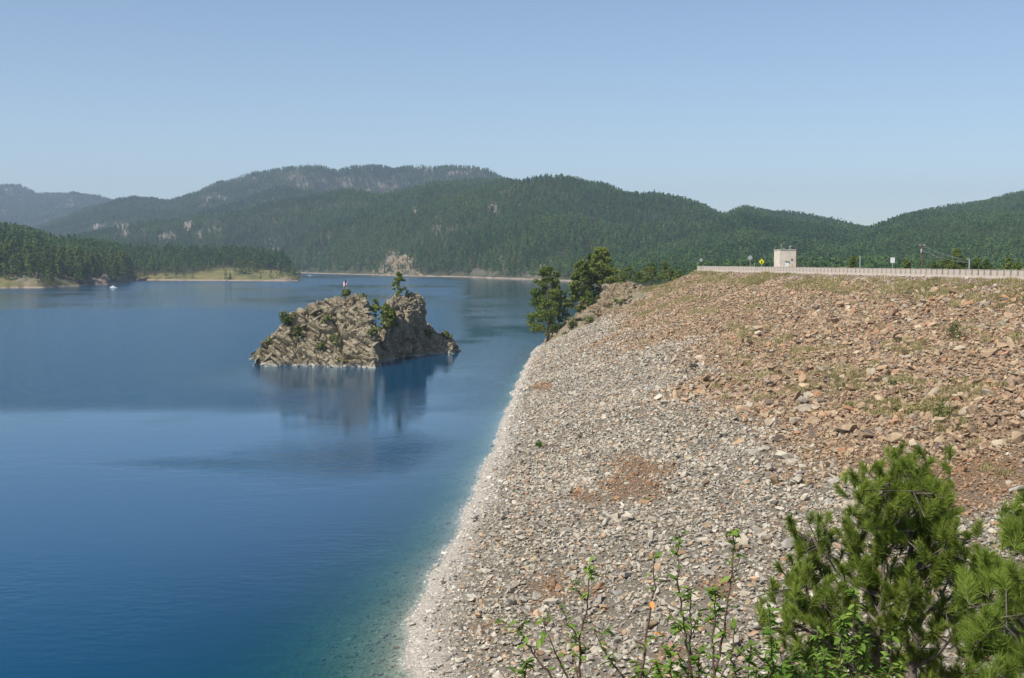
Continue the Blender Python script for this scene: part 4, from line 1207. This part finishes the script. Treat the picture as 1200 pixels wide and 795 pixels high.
# grass on the spur's level top
n = 5000
ux, uy = rg.uniform(24, 110, n), rg.uniform(366, 440, n)
uz = abut(ux, uy); k = (uz > 15.5) & (fbm(ux / 6, uy / 8, 0, 3, 131) > -.25)
ux, uy, uz = ux[k], uy[k], uz[k]; n = len(ux); sc_ = rg.uniform(.6, 1.4, n)
scatter("grass", TUFT, np.stack([ux, uy, uz], 1), np.stack([0 * ux, 0 * ux, rg.uniform(0, 6.28, n)], 1), np.stack([sc_, sc_, sc_], 1), rg.integers(0, 6, n), label="dry grass on the level ground at the far end of the dam", cat="grass", kind="stuff")
for k_, (a, b, w, h, lab, mt) in enumerate(((1117, 400, 2.6, 2.9, "single round green bush high on the dam's brown stones", 'shrub'), (1098, 422, 1.2, .8, "tiny weed below the round green bush", 'grass'), (633, 524, .7, .7, "tiny green seedling on the grey stones near the water", 'leaf'), (757, 592, .5, .7, "tiny green sprig beside the rusty gravel pocket", 'leaf'),
                                            (1048, 488, 3.4, 1.6, "pale sage shrub on the dam face below the grass", 'grass'), (1085, 486, 2.2, 1.6, "small sage shrub beside the pale sage shrub", 'grass'), (1050, 455, 1.2, 1.0, "small round weed above the pale sage shrub", 'shrub'), (1105, 495, 1.8, 2.2, "upright sage shrub farther along from the pale one", 'shrub'))):
    shrub(on_dam(a, b) - Vector((0, 0, .1)), w, h, lab, None, 10, 60, .11, mt, 90 + k_)

# ------------------------------------------------------------------ boats
def boat(loc, rz, label, L=7.0):
    o = thing("motor_boat", loc, label, "boat", rz=rz)
    st_ = [(-.5, .30, .0), (-.25, .34, .0), (.1, .34, .02), (.35, .22, .1), (.5, .02, .22)]
    V = []
    for (x_, w_, up_) in st_:
        V += [(x_ * L, -w_ * 3.0, .75 + up_), (x_ * L, -w_ * 2.2, -.15 + up_ * .6), (x_ * L, w_ * 2.2, -.15 + up_ * .6), (x_ * L, w_ * 3.0, .75 + up_)]
    F = []
    for i in range(4):
        for j in range(3): F.append([4 * i + j, 4 * i + 4 + j, 4 * i + 5 + j, 4 * i + 1 + j])
        F.append([4 * i + 3, 4 * i + 7, 4 * i + 4, 4 * i])
    F.append([0, 1, 2, 3])
    MB().add(V, F).obj("hull", M['white_paint'], o)
    MB().box((.3, 0, 1.15), (2.2, 1.7, .8), taper=.8).obj("cabin", M['white_paint'], o)
    MB().box((.3, 0, 2.25), (2.8, 2.0, .08)).obj("canopy", M['white_paint'], o)
    for sx in (-1.2, 1.2):
        for sy in (-.85, .85): MB().tube([(.3 + sx, sy, .9), (.3 + sx, sy, 2.25)], .03, 5).obj("canopy_pole", M['galvanised'], o)
    MB().box((-L / 2 - .1, 0, .6), (.4, .4, 1.0)).obj("outboard_motor", M['dark_metal'], o)
    return o
boat(PZ(133, 337.5) + Vector((0, 0, .1)), 2.9, "white motor boat just off the wooded lake point", 7.5)
boat(PZ(363, 323.5) + Vector((0, 0, .1)), .2, "white motor boat far out beyond the grassy spit", 9.5)

# rounded rock face on the far shore
fc = []
for (a, ytop, e) in ((436, 320, .8), (444, 311, .8), (455, 305, .7), (466, 299, .65), (476, 298, .65), (484, 304, .6), (490, 313, .6), (497, 319, .6)):
    fy = float(np.interp(upx(a), F3u, F3y))
    fp_ = (upx(a) * fy, fy - 8); rp = P(a, ytop, fy + 60)
    fc.append((fp_, tuple(rp), (rp.x, rp.y + 60), e))
crag("shore_cliff", fc, 80, 50, 8, M['outcrop_rock'], tilt, [(22, 16, 14), (8, 6, 5)], [5, 2.5], None, label="rounded bare rock face on the far shore below forest", cat="rock")

# ------------------------------------------------------------------ hillside under the viewpoint, with the near plants
hx, hy = np.meshgrid(np.linspace(-60, 130, 80), np.linspace(-60, 62, 60))
HZ = lambda X, Y: np.maximum(24.2 - np.where(Y > 1.5, .50 * (Y - 1.5), 0.02 * Y) + .25 * fbm(np.asarray(X) / 4, np.asarray(Y) / 4, 0, 3, 141) - np.clip(-np.asarray(X) - 6, 0, 90) * .45, -11.0)
M['hillside'] = mat_rock("hillside_ground", [(0.26, 0.22, 0.13), (0.20, 0.19, 0.09), (0.34, 0.27, 0.19)], 0.8, None, (0.14, 0.17, 0.06), 0.1)
link("hillside", grid_mesh("hillside", hx, hy, HZ(hx, hy), M['hillside'], True), kind="structure")
def ground(x, y): return float(HZ(np.array([x]), np.array([y]))[0])

# young pine: clusters of needle tufts on upswept branches (photo pixel, radius px)
def needle_pine(name, Y0, root_px, clusters, leaders, label, mat, seed, ntuft=15, needles=190, nl=.092, depth=.75):
    rg = np.random.default_rng(seed)
    rp = P(root_px, 900, Y0)
    zg = ground(rp.x, Y0)
    o = thing(name, (rp.x, Y0, zg - .1), label, "tree")
    org = Vector((rp.x, Y0, zg - .1))
    tr = MB(); lead_pts = []
    for (path, r0, r1) in leaders:
        pts_ = [Vector((0, 0, 0)) if q is None else P(q[0], q[1], Y0 + q[2]) - org for q in path]
        fine = []
        for i in range(len(pts_) - 1):
            for s in np.linspace(0, 1, 5, endpoint=False): fine.append(pts_[i].lerp(pts_[i + 1], s) + Vector(rg.normal(0, .008, 3)))
        fine.append(pts_[-1])
        tr.tube(fine, list(np.linspace(r0, r1, len(fine))), 8)
        lead_pts += [(q, r0 + (r1 - r0) * i / len(fine)) for i, q in enumerate(fine)]
    tr.obj("trunk", M['bark_grey'], o, True)
    TV, nt = [], 0
    for (a, b, rp_) in clusters:
        c = P(a, b, Y0 + rg.uniform(-depth, depth) * min(1, abs(a - root_px) / 60 + .45)) - org
        R_ = rp_ * Y0 / FPX
        # attach lower on the nearest leader
        j = min(range(len(lead_pts)), key=lambda i: (lead_pts[i][0] - (c - Vector((0, 0, .30 + .25 * (c.xy - lead_pts[i][0].xy).length)))).length)
        a0, r0 = lead_pts[j]
        mid = a0.lerp(c, .55) + Vector((0, 0, -.07)) + Vector(rg.normal(0, .025, 3))
        br = MB(); rb = min(r0 * .6, .018)
        br.tube([a0, a0.lerp(mid, .5) + Vector(rg.normal(0, .012, 3)), mid, mid.lerp(c, .5) + Vector(rg.normal(0, .015, 3)), c], [rb, rb * .9, rb * .75, rb * .55, rb * .4], 6)
        outd = (c - mid).normalized()
        for _ in range(ntuft + int(R_ * 14)):
            d = Vector(rg.normal(0, 1, 3)); d.normalize()
            d = (d * .8 + outd * .35 + Vector((0, 0, .95))).normalized()
            tip = c + Vector(rg.normal(0, .72, 3)) * R_
            root = tip - d * rg.uniform(.07, .14)
            br.tube([c.lerp(mid, rg.uniform(0, .5)), root, tip], [.006, .005, .004], 4)
            n = needles
            s = rg.random(n) ** .8
            base = np.array(root)[None] + np.array(tip - root)[None] * s[:, None] * 1.05
            rad = rg.normal(size=(n, 3)); dn = np.array(d); rad -= (rad @ dn)[:, None] * dn; rad /= np.linalg.norm(rad, axis=1, keepdims=True)
            ang_ = rg.uniform(.35, 1.25, n) * (1.1 - .55 * s)
            dirv = dn * np.cos(ang_)[:, None] + rad * np.sin(ang_)[:, None]
            ln = nl * rg.uniform(.7, 1.15, n)
            side = np.cross(dirv, rg.normal(size=(n, 3))); side /= np.linalg.norm(side, axis=1, keepdims=True)
            w = .0020
            T = np.stack([base + side * w, base - side * w, base + dirv * ln[:, None] * .7 - side * w * .7 + np.array([0, 0, -.004]), base + dirv * ln[:, None] + np.array([0, 0, -.008])], 1)
            TV.append(T.reshape(-1, 3)); nt += n
        br.obj("branch", M['bark_grey'], o, True)
    V = np.concatenate(TV)
    q = np.arange(nt)[:, None] * 4
    F = np.concatenate([q + np.array([[0, 1, 2]]), q + np.array([[0, 2, 3]])])
    MB().add(V, F).obj("crown", M[mat], o)
    return o

CL = [(1062, 552, 20), (1042, 566, 22), (1082, 568, 22), (1018, 580, 20), (1032, 596, 22), (1056, 584, 24), (1098, 600, 22), (1076, 610, 22), (1014, 602, 18), (1094, 582, 18), (1070, 575, 22), (1045, 612, 20), (1060, 562, 18), (1104, 618, 16),
      (950, 628, 20), (962, 650, 24), (988, 628, 18), (945, 668, 20), (1005, 650, 20), (1010, 672, 16), (1040, 636, 16), (1082, 640, 18), (1108, 640, 18), (1132, 632, 18), (1120, 660, 20), (1098, 668, 16), (1152, 660, 12),
      (928, 690, 20), (955, 700, 22), (985, 690, 18), (1025, 692, 16), (1068, 690, 18), (1055, 672, 12), (1128, 700, 16),
      (925, 726, 20), (950, 738, 26), (975, 724, 20), (1000, 742, 20), (1028, 724, 16), (1062, 724, 16), (1104, 722, 20), (1120, 740, 18), (938, 760, 24), (965, 772, 24), (992, 776, 20), (1020, 765, 16), (1075, 758, 18), (1096, 776, 20), (1050, 775, 14), (1125, 785, 18),
      (920, 792, 22), (950, 802, 26), (985, 812, 24), (1040, 815, 22), (1080, 815, 24), (1130, 825, 24), (930, 840, 26), (980, 850, 26), (1090, 860, 26), (1040, 870, 26)]
needle_pine("young_pine", 11.0, 1050, CL, [([None, (1055, 860, 0), (1068, 795, 0), (1073, 740, .05), (1070, 690, 0), (1066, 640, 0), (1060, 590, 0), (1061, 552, 0)], .055, .010), ([None, (1030, 860, .1), (1025, 795, .15), (1032, 735, .15), (1036, 680, .1), (1034, 620, .1), (1036, 575, .05)], .045, .009)],
            "bushy young pine with two stems in front of the stone dam face", 'needle', 11)
CR = [(1195, 606, 16), (1204, 640, 20), (1190, 625, 10), (1160, 664, 20), (1150, 690, 20), (1180, 700, 24), (1205, 690, 24), (1165, 722, 24), (1195, 728, 26), (1150, 745, 20), (1182, 760, 26), (1208, 765, 26), (1160, 785, 24), (1192, 795, 26), (1230, 640, 26), (1240, 700, 30), (1240, 760, 30), (1215, 820, 30), (1165, 830, 28), (1260, 820, 34), (1250, 600, 26), (1240, 560, 24), (1275, 650, 30)]
needle_pine("young_pine", 8.6, 1245, CR, [([None, (1246, 820, 0), (1250, 740, 0), (1248, 660, 0), (1245, 560, 0)], .05, .010)], "brighter young pine partly cut off beside the two-stemmed pine", 'needle_pale', 12, 12, 150, .115, .5)

# leafy saplings
def leaf_mesh(seed):
    r = np.random.default_rng(seed)
    L, w = 1.0, .20
    prof = [(0, 0), (.18, .6), (.42, 1.0), (.7, .75), (1.0, 0)]
    V = [(x_ * L, 0, -.10 * x_ ** 2 * 1.6) for x_, _ in prof]
    V += [(x_ * L, w * k_, .07 - .16 * x_ ** 2) for x_, k_ in prof[1:4]] + [(x_ * L, -w * k_, .07 - .16 * x_ ** 2) for x_, k_ in prof[1:4]]
    T = [[0, 1, 5], [0, 8, 1], [3, 4, 7], [3, 10, 4]]
    Q = [[1, 2, 6, 5], [2, 3, 7, 6], [1, 8, 9, 2], [2, 9, 10, 3]]
    return MB().add(V, T).add(V, Q).mesh("leaf", M['leaf'], True)
lf = leaf_mesh(1)
lf_dry = lf.copy(); lf_dry.materials.clear(); lf_dry.materials.append(M['leaf_dry'])
rl = np.random.default_rng(53)
def sapling(path, Y, label, nleaf, sides_=(), tip_dense=True, dry=0, lsize=.058, lo=.35):
    pts_ = [P(a, b, Y + d) for a, b, d in path]
    foot = Vector((pts_[0].x + rl.normal(0, .15), Y + rl.normal(0, .1), 0)); foot.z = ground(foot.x, foot.y) - .05
    o = thing("leafy_sapling", foot, label, "sapling", "leafy saplings below the viewpoint")
    st = MB()
    def run(pp, r0, r1, nl, whole):
        fine = []
        for i in range(len(pp) - 1):
            for s in np.linspace(0, 1, 6, endpoint=False): fine.append(pp[i].lerp(pp[i + 1], s) + Vector(rl.normal(0, .004, 3)))
        fine.append(pp[-1])
        st.tube([q - foot for q in fine], list(np.linspace(r0, r1, len(fine))), 6)
        for k_ in range(nl):
            s = 1 - (1 - lo if whole else .85) * rl.random() ** (1.5 if tip_dense else 1.0)
            i = min(int(s * (len(fine) - 1)), len(fine) - 2)
            b = fine[i].lerp(fine[i + 1], s * (len(fine) - 1) - i) - foot
            q = link("leaf", lf_dry if k_ < dry else lf, o, loc=b)
            sz = lsize * rl.uniform(.65, 1.25)
            q.scale = (sz,) * 3
            q.rotation_euler = (rl.normal(0, .35), rl.uniform(-.75, .55), rl.uniform(0, 6.28))
    vis = [i for i in range(len(pts_))]
    run([foot] + pts_, .009, .0025, int(nleaf * 1.3), True)
    for (i, dx, dy, n_) in sides_:
        a = pts_[i]; e = a + Vector((dx * Y / FPX, rl.normal(0, .08), dy * Y / FPX))
        run([a, a.lerp(e, .5) + Vector((0, 0, -.015)), e], .0045, .002, n_, False)
    st.obj("stem", M['twig'], o, True)
    return o
SAP = [([(650, 800, 0), (625, 765, 0), (606, 736, 0)], "low sapling arching towards the water with a tuft of leaves", 14, [(1, 12, 30, 6), (2, -22, 4, 5), (2, 14, 12, 5)], 6.6, 0),
       ([(668, 800, 0), (650, 765, 0), (636, 728, 0)], "thin leaning sapling with few leaves", 7, [(2, 8, 6, 4)], 6.8, 0),
       ([(678, 800, 0), (680, 750, 0), (688, 705, 0), (691, 660, 0)], "upright sapling in front of the rusty gravel pocket", 30, [(1, -24, 40, 8), (2, -20, 26, 9), (0, -8, 50, 12)], 6.5, 0),
       ([(735, 800, 0), (712, 770, 0), (695, 738, 0)], "bent sapling with drooping leaves beside the upright one", 12, [(1, 10, 14, 5), (2, 18, -4, 4)], 6.7, 0),
       ([(750, 800, 0), (758, 745, 0), (767, 690, 0), (765, 650, 0)], "tall thin bare-stemmed sapling with a leafy tip", 14, [(1, 18, 4, 5), (0, 16, 30, 7)], 6.3, 1),
       ([(812, 800, 0), (803, 745, 0), (795, 690, 0), (795, 628, 0)], "tall dark-stemmed sapling with reddish tip leaves", 26, [(3, 8, 4, 5), (1, -12, 18, 10), (0, -20, 40, 14)], 6.4, 1),
       ([(836, 800, 0), (848, 740, 0), (856, 680, 0), (861, 620, 0)], "tallest sapling with a leafy crown and side twig", 18, [(2, 20, 22, 6), (3, -14, -4, 6), (1, -14, 14, 8)], 6.2, 0),
       ([(806, 800, 0), (810, 745, 0), (809, 690, 0)], "sapling of dense mid-height leaves", 24, [(1, 14, 26, 10), (1, -14, 10, 10)], 6.6, 0),
       ([(838, 800, 0), (836, 745, 0), (838, 690, 0)], "glossy leafed sapling next to the tallest one", 34, [(1, 10, 10, 9), (2, -8, -6, 8), (0, 16, 24, 8)], 6.0, 1),
       ([(862, 800, 0), (858, 770, 0), (862, 735, 0)], "short yellowish sapling beside the pine's leafy skirt", 18, [(1, 16, 6, 7)], 6.4, 1)]
for (pa, lab, nl_, sd, Y_, dr) in SAP: sapling(pa, Y_, lab, nl_, sd, dry=int(dr and 'thin bare' in lab) * 2)
for k_, (a, b, w) in enumerate(((785, 770, 1), (770, 785, 1), (820, 775, 1), (880, 765, 1), (902, 725, 1), (905, 765, 1), (930, 770, 1), (958, 748, 1), (985, 735, 1), (1000, 700, 1), (1010, 745, 1), (965, 775, 1), (1045, 755, 1), (745, 785, 1), (618, 785, 1))):
    sapling([(a + rl.normal(0, 8), 840, 0), (a + rl.normal(0, 5), (b + 840) / 2, 0), (a, b - 10, 0)], rl.uniform(6.0, 7.4), "short leafy shoot in the undergrowth in front of the pine" if a > 870 else "short leafy shoot between the taller thin-stemmed saplings", 34, [(1, rl.uniform(10, 24), rl.uniform(8, 26), 12), (1, -rl.uniform(10, 24), rl.uniform(8, 26), 12)], True, dry=0, lo=.6)

# ------------------------------------------------------------------ haze
hz = MB().box((0, 4700, 290), (15000, 11000, 640)).mesh("haze", None)
hz.materials.clear()
t = NT("haze_air")
pv = t.n("VolumePrincipled")
pv.inputs["Color"].default_value = (0.62, 0.78, 1.0, 1)
pv.inputs["Density"].default_value = 9.0e-5
pv.inputs["Density Attribute"].default_value = ""
pv.inputs["Anisotropy"].default_value = 0.1
t.l(pv.outputs[0], t.out.inputs["Volume"])
hz.materials.append(t.m)
link("haze", hz, kind="stuff")
